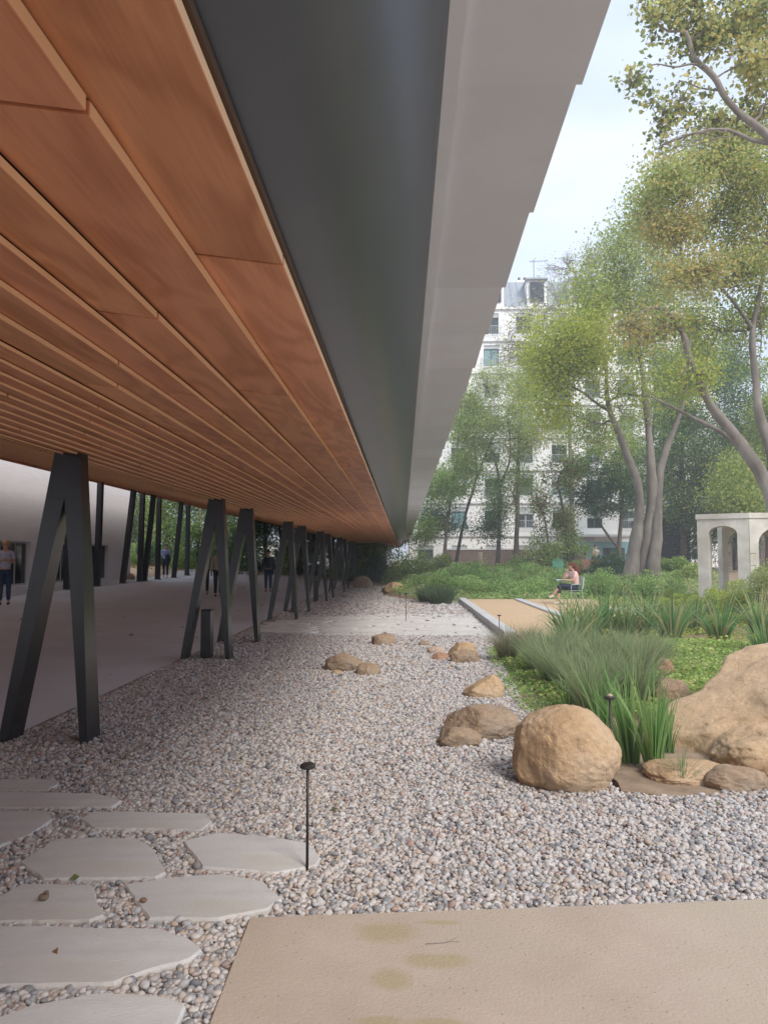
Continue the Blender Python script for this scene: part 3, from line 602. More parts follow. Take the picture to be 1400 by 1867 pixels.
labs = ['nearest dark A-shaped steel column, largest, standing in pebbles at the left', 'second nearest A-shaped column, with the couple and a black bollard behind it', 'third A-shaped column along the pebble edge',
        'fourth A-shaped column, first beyond the dark-dressed standing person', 'fifth A-shaped column, its bollard beside it', 'sixth A-shaped column along the row', 'seventh A-shaped column along the row', 'eighth A-shaped column along the row',
        'ninth A-shaped column, near the far boulders', 'tenth A-shaped column in the distance', 'farthest A-shaped column of the row', 'A-shaped column behind the viewer side of the nearest one']
proto = None
for i, d in enumerate([6.45, 11.6, 13.85, 18.9, 21.4, 26.3, 28.8, 34.2, 36.7, 42.1, 44.6, 3.9]):
    if proto is None: proto = aframe(labs[0]); o = proto
    else: o = copy_tree(proto)
    o['label'] = labs[i]; o.location = (-2.95, d, 0)
for i, (x, y, lab) in enumerate([(-3.10, 11.72, 'black metal bollard inside the second A-shaped column'), (-3.12, 21.3, 'black metal bollard inside the fifth A-shaped column'), (-3.12, 26.5, 'black metal bollard inside the sixth A-shaped column')]):
    r = empty('bollard', (x, y, 0), lab, 'bollard', 'black bollards among the columns')
    MB().box((x-.075, y-.11, -.02), (x+.075, y+.11, .76)).build('body', M['steel'], r, bevel=.004); MB().box((x-.078, y-.113, .762), (x+.078, y+.113, .775)).build('cap', M['black_metal'], r)
    MB().box((x-.085, y-.12, -.03), (x+.085, y+.12, .006)).build('foot', M['black_metal'], r)
# ---- rear columns
cl = ['nearest straight dark column, between the wall windows', 'second straight column from the wall windows', 'leaning column at the corner of the pale building', 'straight column just past the building corner', 'leaning column close beside the straight one past the corner',
      'straight column left of the walking man', 'leaning column right of the walking man', 'last straight column before the hedge']
for i, (d, lean) in enumerate([(26.7, 0), (29.3, .05), (32.0, .42), (34.1, .05), (34.7, .38), (36.6, .0), (39.2, .36), (41.6, .0)]):
    x = -12.2; g = gzf(x, d)-.03; r = empty('rear_column', (x, d, g+.03), cl[i], 'column', 'slender dark columns behind the path')
    hw = .11; MB().hexa([(x-hw, d-hw, g), (x+hw, d-hw, g), (x+hw, d+hw, g), (x-hw, d+hw, g), (x+lean-hw+.02, d-hw, 4.75), (x+lean+hw, d-hw, 4.75), (x+lean+hw, d+hw, 4.75), (x+lean-hw+.02, d+hw, 4.75)]).build('shaft', M['steel_rear'], r, bevel=.006)
    MB().box((x-.15, d-.15, g-.02), (x+.15, d+.15, g+.045)).build('foot_plate', M['steel_rear'], r)

# ---- left building
lb_ = empty('gallery_building', (-17, 18, 0), 'pale grey rendered building with low square windows left of the path', 'building')
xw = -13.2; wy = [(20.3, 22.3), (23.7, 25.95), (27.3, 29.3), (30.7, 32.9)]; z0, z1 = .62, 2.15; zt = 8
m_ = MB(); m_.box((xw-.5, -6, -.3), (xw, 35.6, z0)); m_.box((xw-.5, -6, z1), (xw, 35.6, zt)); yy = -6
for a_, b_ in wy: m_.box((xw-.5, yy, z0), (xw, a_, z1)); yy = b_
m_.box((xw-.5, yy, z0), (xw, 35.6, z1)); m_.box((-24, 35.1, -.3), (xw-.5, 35.6, zt)); m_.build('wall', M['render_wall'], lb_)
MB().box((-24, -6, zt), (xw, 35.6, zt+.2)).build('roof', M['tile_top'], lb_)
MB().box((xw, -6, -.3), (xw+.05, 35.6, .42)).build('plinth', M['kerb'], lb_)
for a_, b_ in wy:
    fr = MB(); fr.box((xw-.20, a_, z0), (xw-.14, b_, z0+.07)); fr.box((xw-.20, a_, z1-.07), (xw-.14, b_, z1)); fr.box((xw-.20, a_, z0+.07), (xw-.14, a_+.07, z1-.07)); fr.box((xw-.20, b_-.07, z0+.07), (xw-.14, b_, z1-.07)); fr.box((xw-.20, (a_*.35+b_*.65)-.03, z0+.07), (xw-.14, (a_*.35+b_*.65)+.03, z1-.07))
    wn = fr.build('window', M['alu'], lb_); MB().box((xw-.18, a_+.07, z0+.07), (xw-.165, b_-.07, z1-.07)).build('pane', M['glass'], wn)
    MB().box((xw-.42, a_+.2, z0+.1), (xw-.22, b_-.2, z0+.5)).build('sill_board', M['alu'], wn)

# ================================================================== APARTMENT BLOCK
YB = 63.0; ap = empty('apartment_building', (13, YB, 0), 'tall white apartment block with balconies and zinc mansard roof behind the trees', 'building')
fl = [.4, 3.5, 6.3, 9.1, 11.9, 14.7, 17.5, 20.3, 23.1]; wx = [1.9, 4.75, 7.6, 10.4, 13.3, 16.2, 19.1, 22.0, 24.9]; XL, XR = .5, 27
m_ = MB()
for i in range(len(fl)-1):
    zb, zt_ = fl[i], fl[i+1]; ws, wt = zb+.55, zb+2.35
    if i == 0: ws, wt = zb+1.0, zb+2.2
    m_.box((XL, YB, zb if i else -.5), (XR, YB+.4, ws)); m_.box((XL, YB, wt), (XR, YB+.4, zt_)); xx = XL
    for wxi in wx:
        m_.box((xx, YB, ws), (wxi-.65, YB+.4, wt)); xx = wxi+.65
    m_.box((xx, YB, ws), (XR, YB+.4, wt))
m_.box((XL, YB+.4, -.5), (XL+.4, YB+12, fl[-1])); m_.box((XR-.4, YB+.4, -.5), (XR, YB+12, fl[-1])); m_.box((XL+.4, YB+5, -.5), (XR-.4, YB+5.2, fl[-1])); m_.build('wall', M['facade'], ap)
for i, z in enumerate(fl[1:]): MB().box((XL-.05, YB-.18, z-.14), (XR+.05, YB-.004, z+.06)).build('cornice', M['facade_band'], ap)
for i in range(len(fl)-1):
    zb = fl[i]; ws, wt = (zb+.55, zb+2.35) if i else (zb+1.0, zb+2.2)
    for j, x in enumerate(wx):
        rr = (i*7+j*3) % 5; gl = M['glass_cyan'] if (i+j*2) % 7 == 3 else M['glass']
        f_ = MB(); x0, x1 = x-.65, x+.65; yb = YB+.2
        for q in ((x0, x0+.09), (x-.05, x+.05), (x1-.09, x1)): f_.box((q[0], yb, ws), (q[1], yb+.06, wt))
        f_.box((x0+.09, yb, ws), (x-.05, yb+.06, ws+.09)); f_.box((x+.05, yb, ws), (x1-.09, yb+.06, ws+.09)); f_.box((x0+.09, yb, wt-.09), (x-.05, yb+.06, wt)); f_.box((x+.05, yb, wt-.09), (x1-.09, yb+.06, wt))
        wn = f_.build('window', M['greenframe'] if rr != 1 else M['alu'], ap); MB().box((x0+.05, yb+.02, ws+.05), (x1-.05, yb+.035, wt-.05)).build('pane', gl, wn)
        sh = [.35, .6, .95, .3, .5][rr]; MB().box((x0, YB+.08, wt-sh), (x1, YB+.14, wt)).build('shutter', M['shutter'], wn)
        if i and rr in (0, 1, 3):
            g_ = MB(); g_.box((x0-.25, YB-.16, zb+1.2), (x1+.25, YB-.13, zb+1.24)); g_.box((x0-.25, YB-.16, zb+.3), (x1+.25, YB-.13, zb+.33))
            for q in range(13): xx = x0-.25+q*1.77/12; g_.box((xx, YB-.155, zb+.33), (xx+.02, YB-.135, zb+1.2))
            g_.build('railing', M['alu'], ap)
for (x0, x1) in ((14.8, 18.6),): MB().box((x0, YB-1.2, 3.3), (x1, YB-.2, 3.5)).build('balcony', M['facade_band'], ap)
MB().box((14.9, YB-.12, .6), (19.2, YB-.02, 2.9)).build('shopfront', M['cyan_panel'], ap); MB().box((16.8, YB-.16, 1.4), (18.6, YB-.125, 2.4)).build('shop_window', M['glass'], ap)
vt = MB()
for q in range(5): vt.box((14.6, YB-.06, 3.0+q*.09), (16.1, YB-.005, 3.04+q*.09))
vt.build('vent_grille', M['shutter'], ap)
# mansard
zr = fl[-1]+.06; zt_ = 26.2
rf = MB().hexa([(XL, YB+.1, zr), (XR, YB+.1, zr), (XR, YB+12, zr), (XL, YB+12, zr), (XL, YB+2.2, zt_), (XR, YB+2.2, zt_), (XR, YB+10, zt_), (XL, YB+10, zt_)]).build('roof', M['zinc'], ap)
sm = MB(); x = XL+.3
while x < XR: sm.hexa([(x, YB+.06, zr), (x+.04, YB+.06, zr), (x+.04, YB+.1, zr), (x, YB+.1, zr), (x, YB+2.16, zt_+.02), (x+.04, YB+2.16, zt_+.02), (x+.04, YB+2.2, zt_), (x, YB+2.2, zt_)]); x += .62
sm.build('roof_seam', M['zinc'], ap)
for x in (7.9, 11.6, 15.3, 19.0, 22.7, 3.9):
    d_ = MB().hexa([(x-.85, YB+.12, zr), (x+.85, YB+.12, zr), (x+.85, YB+2.6, zr), (x-.85, YB+2.6, zr), (x-.85, YB+.3, zt_-.55), (x+.85, YB+.3, zt_-.55), (x+.85, YB+2.6, zt_-.35), (x-.85, YB+2.6, zt_-.35)]).build('dormer', M['facade'], ap)
    MB().box((x-.6, YB+.02, zr+.5), (x+.6, YB+.14, zt_-.8)).build('pane', M['glass'], d_)
    MB().box((x-.95, YB+.0, zt_-.56), (x+.95, YB+2.4, zt_-.42)).build('dormer_roof', M['zinc'], d_)
for (x0, x1) in ((10.3, 12.6), (17, 18.6)):
    ch = MB().box((x0, YB+3, zt_), (x1, YB+4, zt_+.5)).build('chimney', M['facade'], ap)
    for q in (.3, .8): MB().tube([(x0+q, YB+3.5, zt_+.5), (x0+q, YB+3.5, zt_+.9)], .12).build('chimney_pot', M['brownwall'], ch)
an = MB(); an.tube([(11.9, YB+3.2, zt_+.5), (11.9, YB+3.2, zt_+2.5)], .03, 5); an.tube([(11.5, YB+3.2, zt_+2.3), (13.2, YB+3.2, zt_+2.35)], .02, 4)
for q in range(5): an.tube([(11.7+q*.3, YB+2.95, zt_+2.3), (11.7+q*.3, YB+3.45, zt_+2.3)], .015, 4)
an.build('antenna', M['black_metal'], ap)
# brown garden wall, dark block, little white building far left
gw = empty('garden_wall', (8, 56, .5), 'brown rendered garden wall in front of the white apartment block', 'wall'); MB().box((3.2, 56, .2), (10.8, 56.3, 2.15)).build('wall', M['brownwall'], gw); MB().box((3.1, 55.95, 2.15), (10.9, 56.35, 2.25)).build('coping', M['kerb'], gw)
db = empty('dark_pavilion', (17.5, 47, .5), 'black boxy pavilion between the tree trunks right of the apartment block', 'building')
MB().box((15.9, 48, .3), (18.4, 52, 4.1)).build('wall', M['darkbuild'], db); MB().box((15.7, 47.8, 4.1), (18.6, 52.2, 4.3)).build('roof', M['facade_band'], db); MB().box((15.6, 47.85, .5), (15.75, 48, 4.0)).build('white_post', M['facade'], db)
fb = empty('low_white_building', (-8, 80, 0), 'low white building glimpsed under the far end of the canopy', 'building')
MB().box((-20, 84, 0), (-1.5, 92, 3.1)).build('wall', M['facade'], fb); MB().box((-20.2, 83.8, 3.1), (-1.3, 92.2, 3.3)).build('roof', M['zinc'], fb)
for q in range(5): MB().box((-18+q*3.4, 83.9, 1), (-16.6+q*3.4, 83.99, 2.3)).build('window', M['glass'], fb)
hb = empty('brown_house', (34, 66, 0), 'brown walled house hidden behind the dark trees at the right', 'building')
MB().box((27.5, 64, 0), (48, 76, 13)).build('wall', M['brownwall'], hb); MB().box((27.3, 63.8, 13), (48.2, 76.2, 13.3)).build('roof', M['zinc'], hb)
for q in range(5):
    for s_ in range(4): MB().box((29+q*3.6, 63.92, 1.5+s_*3), (30.4+q*3.6, 63.99, 3.2+s_*3)).build('window', M['glass'], hb)

# ================================================================== STONE ARCH
AZ = gzf(9.5, 24)
def arch():
    r = empty('stone_arch', (10.5, 22.5, AZ), 'weathered pale limestone pavilion with round arches at the right edge', 'pavilion')
    y0 = 22.0; zt = 1.6+(1016-938)/F*y0; sp = 2.35; m_ = MB()
    def arcade(p, q, n, thick, nm, pw=.36):
        p = Vector(p); q = Vector(q); d = (q-p); ln = d.length; d /= ln; nrm = Vector((-d.y, d.x, 0)); bay = ln/n; m_ = MB()
        def slab(poly):   # poly in (s,z)
            k = len(poly); n0 = len(m_.v)
            for off in (0, thick): m_.v += [tuple(p+d*s+nrm*off+Vector((0, 0, z))) for s, z in poly]
            m_.f += [[n0+i for i in range(k)], [n0+k+i for i in range(k)][::-1]]+[[n0+(i+1) % k, n0+i, n0+k+i, n0+k+(i+1) % k] for i in range(k)]
        for b in range(n):
            s0, s1 = b*bay, (b+1)*bay; a0, a1 = s0+pw*.5, s1-pw*.5; rad = (a1-a0)/2; c = (a0+a1)/2; zs = zt-.36-rad*.6
            slab([(s0, AZ-.2), (a0, AZ-.2), (a0, zs), (s0, zs)]); slab([(a1, AZ-.2), (s1, AZ-.2), (s1, zs), (a1, zs)])
            ap_ = [(c-rad*math.cos(t), zs+rad*.6*math.sin(t)) for t in [math.pi*i/12 for i in range(13)]]
            slab([(s0, zs), (a0, zs), (a0, zt-.15), (s0, zt-.15)]); slab([(a1, zs), (s1, zs), (s1, zt-.15), (a1, zt-.15)])
            for i in range(12):
                e0 = ap_[i][0]; e1 = ap_[i+1][0]
                slab([ap_[i], ap_[i+1], (e1, zt-.15), (e0, zt-.15)])
        m_.build(nm, M['limestone'], r)
        mm = MB(); a_, b_ = p-d*.03-nrm*.03, q+d*.03-nrm*.03; c_, e_ = b_+nrm*(thick+.06), a_+nrm*(thick+.06)
        mm.prism([(a_.x, a_.y), (b_.x, b_.y), (c_.x, c_.y), (e_.x, e_.y)], zt-.15, zt).build('cornice', M['limestone'], r)
        for b in range(1, 5):
            z = AZ+b*.36
            for s0 in [i*bay for i in range(n+1)]:
                pass
    xl = W(1277, 1000, y0).x
    arcade((xl, y0+.25, 0), (xl+1.15, y0-.55, 0), 1, .4, 'side_arcade', .62)
    arcade((xl+1.17, y0-.55, 0), (xl+5.4, y0-.55, 0), 2, .4, 'front_arcade', .5)
    arcade((xl+1.6, y0+2.3, 0), (xl+5.4, y0+2.3, 0), 2, .35, 'back_arcade')
    MB().prism([(xl+.35, y0+.35), (xl+1.3, y0-.15), (xl+5.3, y0-.15), (xl+5.3, y0+2.5), (xl+1.7, y0+2.5)], zt-.14, zt-.04).build('roof_slab', M['limestone'], r)
    jo = MB()
    for b in range(1, 6):
        z = AZ+b*.34; jo.box((xl+1.165, y0-.556, z), (xl+1.33, y0-.549, z+.012))
    jo.build('joint', M['brownwall'], r)
arch()

# ================================================================== TREES
def V(u, v, d): return W(u, v, d)
def base(u, d): p = W(u, 1040, d); return Vector((p.x, d, gzf(p.x, d)-.1))
def cl_(u, v, d, ru, rv, n, pal, dd=0, rd=None):
    d = d+dd; k = d/F; return (W(u, v, d), (ru*k, (rd or (ru+rv)/2)*k, rv*k), n, pal)
# multi-stemmed tree in the middle
d = 34; b = base(1163, d)
tree('multi_stem_tree', 'big grey multi-stemmed tree with yellow-green crown beside the stone arch', [
    [(base(1146, d), .42), (V(1162, 960, d), .27), (V(1164, 890, d-.2), .22), (V(1135, 810, d-.4), .17), (V(1108, 735, d-.6), .12), (V(1100, 640, d-.8), .08), (V(1060, 560, d-1), .05)],
    [(base(1166, d+.3), .38), (V(1184, 950, d+.2), .27), (V(1187, 860, d), .22), (V(1180, 770, d), .17), (V(1168, 660, d), .12), (V(1150, 560, d), .07), (V(1140, 490, d), .04)],
    [(base(1188, d-.3), .36), (V(1198, 960, d), .25), (V(1202, 860, d+.2), .20), (V(1225, 790, d+.3), .15), (V(1245, 735, d+.3), .10), (V(1255, 650, d+.4), .06), (V(1262, 580, d+.4), .04)]],
    [cl_(1010, 640, d, 45, 55, 5200, 'ginkgo', -1.5), cl_(1000, 730, d, 38, 45, 3600, 'ginkgo', -1.5), cl_(1075, 660, d, 55, 60, 5200, 'ginkgo', -2), cl_(1080, 550, d, 45, 55, 4200, ('yg', 'pale', .4), -1), cl_(1130, 480, d, 45, 55, 4200, ('mid', 'pale', .5), -1),
     cl_(1180, 420, d, 45, 65, 3600, ('mid', 'pale', .5)), cl_(1165, 600, d, 50, 60, 3800, ('mid', 'yg', .4), .5), cl_(1235, 690, d, 45, 50, 3000, 'yg', 1), cl_(1080, 770, d, 60, 40, 2600, ('mid', 'yg', .5), 1.5), cl_(1060, 620, d, 40, 50, 2600, 'ginkgo', -2.5),
     cl_(1270, 600, d, 45, 55, 2500, 'mid', 1.5), cl_(1210, 520, d, 50, 50, 3000, ('mid', 'plane', .4), .6), cl_(1145, 720, d, 40, 40, 1500, 'yg', -2)],
    M['bark_pale'], .12, sig=.36, tw=12, sub=6, twr=.024, dens=1.3)
# big plane tree on the right
d = 24
tree('plane_tree', 'big plane tree with pale forked trunk and orange-tinged leaves at the right edge', [
    [(base(1450, d), .42), (V(1425, 980, d), .30), (V(1400, 890, d), .24), (V(1350, 810, d), .20), (V(1290, 730, d-.3), .15), (V(1255, 650, d-.6), .12), (V(1240, 600, d-.8), .09), (V(1195, 560, d-1), .06), (V(1140, 590, d-1.2), .03)],
    [(V(1420, 960, d), .25), (V(1408, 850, d+.3), .20), (V(1385, 760, d+.4), .16), (V(1375, 680, d+.5), .13), (V(1372, 600, d+.5), .10), (V(1390, 500, d+.5), .07), (V(1400, 400, d+.5), .04)],
    [(V(1395, 875, d), .16), (V(1330, 800, d+.5), .10), (V(1260, 760, d+.8), .07), (V(1180, 720, d+.9), .03)],
    [(V(1372, 600, d+.5), .08), (V(1310, 520, d), .05), (V(1240, 470, d-.4), .03)]],
    [cl_(1290, 250, d, 50, 36, 1500, ('plane', 'mid', .4), .5), cl_(1370, 250, d, 55, 36, 1800, ('plane', 'mid', .4), .5), cl_(1180, 380, d, 34, 40, 1400, ('mid', 'plane', .3), .5), cl_(1230, 330, d, 50, 45, 2800, ('plane', 'mid', .4), -1), cl_(1310, 300, d, 60, 50, 3600, ('plane', 'mid', .3)), cl_(1390, 330, d, 60, 60, 3600, ('plane', 'yg', .4)), cl_(1230, 420, d, 50, 45, 2800, ('plane', 'orange', .4), -.5),
     cl_(1320, 400, d, 60, 55, 3600, ('plane', 'mid', .4), .8), cl_(1400, 450, d, 55, 60, 3000, ('plane', 'orange', .3), .8), cl_(1260, 500, d, 50, 40, 2200, ('plane', 'orange', .35), -.8), cl_(1340, 520, d, 60, 50, 2400, ('mid', 'plane', .5), .5),
     cl_(1155, 600, d, 28, 18, 420, 'orange', -1.3), cl_(1290, 610, d, 50, 50, 1500, ('mid', 'yg', .5), 1.4), cl_(1385, 600, d, 45, 60, 1600, ('mid', 'yg', .5), 1.6), cl_(1210, 600, d, 40, 22, 650, ('orange', 'yg', .5), -1), cl_(1260, 680, d, 35, 30, 600, 'yg', -.8), cl_(1480, 480, d, 70, 120, 3500, 'plane', 1)],
    M['bark_pale'], .12, sig=.24, tw=12, sub=6, twr=.022, dens=1.15)
# near plane tree whose limb hangs over from the right
d = 17
tree('overhanging_plane_tree', 'nearest plane tree, only its sparse brown-green outer limbs hanging in at the top right', [
    [(Vector((11.5, 19, gzf(11.5, 19)-.1)), .35), (Vector((11.2, 18.6, 3)), .28), (Vector((10.6, 18.0, 6.5)), .22), (V(1470, 330, d), .16), (V(1400, 250, d), .11), (V(1330, 190, d), .085), (V(1300, 140, d-.1), .075), (V(1265, 105, d-.2), .06), (V(1250, 60, d-.3), .045), (V(1215, 55, d-.3), .03), (V(1180, 25, d-.3), .012)],
    [(V(1305, 150, d), .045), (V(1270, 118, d-.2), .03), (V(1230, 122, d-.4), .024), (V(1190, 118, d-.5), .018), (V(1165, 150, d-.6), .01), (V(1135, 165, d-.6), .006)],
    [(V(1310, 165, d), .03), (V(1275, 160, d+.2), .022), (V(1235, 150, d+.3), .016), (V(1220, 205, d+.3), .008)],
    [(Vector((10.6, 18.0, 6.5)), .16), (V(1500, 150, d+1), .12), (V(1420, 50, d+1), .08), (V(1380, -40, d+1), .05)]],
    [cl_(1190, 40, d, 38, 38, 420, ('plane', 'olive', .5), -.2), cl_(1150, 150, d, 26, 24, 150, ('plane', 'olive', .6), -.6), cl_(1190, 215, d, 32, 42, 230, ('plane', 'olive', .5), .2), cl_(1245, 180, d, 36, 36, 260, ('plane', 'olive', .5)), cl_(1250, 60, d, 36, 45, 460, ('plane', 'olive', .5)),
     cl_(1320, 60, d, 50, 60, 1100, ('plane', 'olive', .4)), cl_(1390, 100, d, 50, 70, 1100, ('plane', 'orange', .2), .5), cl_(1290, 230, d, 38, 30, 300, ('plane', 'olive', .4), .4), cl_(1370, 10, d, 60, 50, 1300, ('plane', 'olive', .4), .6), cl_(1270, -10, d, 60, 30, 700, ('plane', 'olive', .4)), cl_(1400, 190, d, 40, 40, 500, ('plane', 'olive', .4), .5), cl_(1205, 265, d, 16, 30, 60, 'plane', .1)],
    M['bark'], .125, sig=.13, tw=9, sub=4, aspect=.85, twr=.012, dens=1.0)
# slender trees in front of the apartment block
d = 45
tree('slender_tree', 'slender leafy green tree closest to the canopy edge', [[(base(806, d), .13), (V(815, 960, d), .11), (V(828, 860, d), .08), (V(838, 770, d), .04)]],
     [cl_(800, 900, d, 32, 35, 2600, 'green', -1), cl_(835, 860, d, 38, 40, 3000, ('green', 'mid', .4)), cl_(850, 770, d, 38, 45, 2600, ('mid', 'green', .4)), cl_(815, 940, d, 35, 26, 1800, 'dark', .5), cl_(780, 960, d, 22, 25, 1500, 'green'), cl_(840, 725, d, 24, 25, 900, 'mid'), cl_(862, 800, d, 20, 26, 700, 'mid')], M['bark_red'], .16, sig=.3)
tree('leaning_tree', 'thin leaning tree with forked dark limbs, second from the canopy edge', [[(base(826, d+1), .12), (V(848, 940, d+1), .10), (V(868, 870, d+1), .08), (V(862, 800, d+1), .04)], [(V(866, 880, d+1), .06), (V(885, 830, d+1), .05), (V(905, 780, d+1), .03)]],
     [cl_(880, 750, d+1, 38, 40, 1700, ('pale', 'mid', .4)), cl_(900, 810, d+1, 36, 30, 1200, ('mid', 'pale', .4)), cl_(850, 830, d+1, 22, 24, 700, 'mid')], M['bark_dark'], .14, sig=.3)
tree('slender_tree', 'dark-stemmed slender tree between the leaning one and the reddish trunk', [[(base(906, d-1), .16), (V(910, 960, d-1), .13), (V(910, 880, d-1), .10), (V(897, 820, d-1), .05)], [(V(911, 890, d-1), .08), (V(930, 830, d-1), .06), (V(925, 760, d-1), .03)]],
     [cl_(905, 930, d-1, 26, 32, 1500, ('green', 'dark', .4)), cl_(915, 870, d-1, 24, 30, 900, 'green', -.5), cl_(925, 760, d-1, 40, 42, 2300, ('pale', 'mid', .5)), cl_(890, 960, d-1, 34, 28, 1500, 'dark', 1), cl_(960, 800, d-1, 30, 30, 1200, ('pale', 'yg', .4)), cl_(880, 700, d-1, 26, 20, 700, 'pale')], M['bark_dark'], .14, sig=.3)
tree('slender_tree', 'straight reddish-brown trunk with pale thin crown in front of the block', [[(base(940, d), .20), (V(942, 960, d), .17), (V(944, 860, d), .14), (V(948, 780, d), .08), (V(955, 700, d), .04)]],
     [cl_(950, 720, d, 38, 40, 2300, ('pale', 'mid', .4)), cl_(985, 790, d, 34, 36, 1600, ('yg', 'pale', .4)), cl_(930, 830, d, 26, 26, 800, 'mid'), cl_(958, 880, d, 26, 30, 700, 'green'), cl_(935, 900, d, 20, 40, 700, 'green', -.6), cl_(915, 690, d, 30, 24, 900, 'pale')], M['bark_red'], .14, sig=.32)
d = 40
tree('ivy_clad_tree', 'narrow ivy-clad tree with rusty leaves left of the seated woman', [[(base(1030, d), .12), (V(1032, 1000, d), .11), (V(1028, 940, d), .09), (V(1015, 880, d), .05)], [(base(995, d), .08), (V(998, 980, d), .06), (V(985, 920, d), .03)]],
     [cl_(1030, 950, d, 18, 40, 1500, ('green', 'rust', .3)), cl_(1040, 1000, d, 22, 32, 1500, ('green', 'mid', .3)), cl_(985, 930, d, 13, 36, 900, ('rust', 'green', .5)), cl_(1000, 1000, d, 26, 44, 2200, ('green', 'mid', .5)), cl_(1020, 870, d, 30, 28, 1400, ('rust', 'green', .5)), cl_(1045, 840, d, 26, 26, 900, ('green', 'rust', .3)), cl_(965, 1020, d, 12, 25, 500, 'pale')], M['bark_dark'], .13, sig=.2)
d = 42
tree('dark_pine', 'dark green pine with crooked limbs left of the big grey tree', [[(base(1132, d), .17), (V(1128, 1000, d), .15), (V(1133, 920, d), .12), (V(1130, 850, d), .06)], [(V(1127, 1000, d), .09), (V(1100, 965, d), .07), (V(1082, 930, d), .04)]],
     [cl_(1075, 905, d, 34, 20, 2400, 'dark'), cl_(1115, 870, d, 36, 22, 2600, ('dark', 'green', .3)), cl_(1100, 925, d, 34, 14, 1500, 'dark', -.6), cl_(1060, 850, d, 30, 18, 1300, 'dark'), cl_(1150, 900, d, 24, 24, 1500, 'dark'), cl_(1120, 820, d, 40, 20, 1500, ('green', 'mid', .3))], M['bark_dark'], .13, sig=.22)
d = 50
tree('bare_tree', 'nearly leafless twiggy tree in front of the zinc roof', [[(base(1045, d), .2), (V(1040, 850, d), .15), (V(1035, 700, d), .11), (V(1040, 600, d), .07), (V(1050, 500, d), .04)]],
     [cl_(1000, 560, d, 52, 50, 420, 'pale'), cl_(1040, 490, d, 42, 32, 260, 'pale'), cl_(950, 590, d, 40, 40, 200, 'olive'), cl_(960, 660, d, 50, 34, 500, 'pale'), cl_(1000, 690, d, 40, 30, 600, ('pale', 'mid', .5)), cl_(925, 640, d, 26, 30, 120, 'olive'), cl_(1080, 470, d, 30, 26, 260, 'pale')], M['bark'], .12, sig=.3, tw=20, sub=9, twr=.028)
# darker trees to the right
for (u, dd, cls, lab, pal) in (
    (1245, 46, [(1230, 860, 45, 60), (1270, 780, 55, 60), (1240, 930, 30, 50), (1215, 700, 40, 50), (1290, 900, 40, 60), (1290, 680, 45, 45)], 'dark trunk with deep green foliage right of the multi-stemmed tree', ('dark', 'green', .4)),
    (1340, 48, [(1330, 860, 60, 60), (1310, 760, 60, 60), (1380, 780, 50, 70), (1290, 960, 50, 50), (1360, 940, 60, 50), (1330, 680, 50, 50)], 'dense dark evergreen behind the stone arch', ('dark', 'green', .2)),
    (1400, 40, [(1390, 880, 50, 50), (1350, 920, 40, 30), (1400, 780, 40, 50), (1330, 880, 30, 40), (1440, 860, 50, 80)], 'yellowish-green bushy tree just above the stone arch', ('yg', 'mid', .5)),
    (1190, 55, [(1200, 900, 40, 50), (1170, 800, 50, 60), (1215, 800, 40, 50), (1150, 870, 35, 50)], 'mid green tree filling the gap behind the big grey stems', ('mid', 'green', .5)),
    (1500, 50, [(1480, 760, 80, 120), (1430, 650, 60, 70), (1520, 900, 80, 90)], 'tall green tree beyond the right edge', ('green', 'mid', .4))):
    b_ = base(u, dd); tree('background_tree', lab, [[(b_, .22), (V(u, 950, dd), .2), (V(u-4, 850, dd), .15), (V(u+3, 750, dd), .08)]], [cl_(a_, c_, dd, e_, g_, 3000, pal, random.uniform(-1.5, 1.5)) for a_, c_, e_, g_ in cls], M['bark_dark'], .19, sig=.42, group='trees beyond the arch')
# woods seen below the canopy on the left
wl = 'tree of the shady wood beyond the path, seen between the columns'
for k in range(17):
    u = 205+k*31; dd = 52+random.uniform(-3, 9); b_ = base(u, dd); pal = [('green', 'mid', .5), ('dark', 'green', .4), ('mid', 'yg', .5)][k % 3] if u < 360 else [('dark', 'green', .4), ('green', 'dark', .5)][k % 2]
    tree('wood_tree', wl, [[(b_, .16), (V(u+random.uniform(-6, 6), 960, dd), .12), (V(u+random.uniform(-12, 12), 880, dd), .08), (V(u, 800, dd), .05)]],
         [cl_(u+random.uniform(-16, 16), vv, dd, 28, 26, 900, pal, random.uniform(-1, 1)) for vv in (1005, 965, 920, 870, 820)], M['bark_red'] if k % 4 == 1 else M['bark_dark'], .22, group='trees of the wood beyond the path', sig=.4, tw=6, sub=3)
wl = 'low evergreen bush of the dark hedge closing the path'
for k in range(15):
    u = 236+k*32; dd = 47+random.uniform(-2.0, 2.0); x = W(u, 1040, dd).x
    shrub(wl, (x, dd, gzf(x, dd)-.03), 1.0, random.uniform(1.3, 2.3), 1500, 'dark' if k % 3 else 'green', .14, 'bushes of the hedge beyond the path')
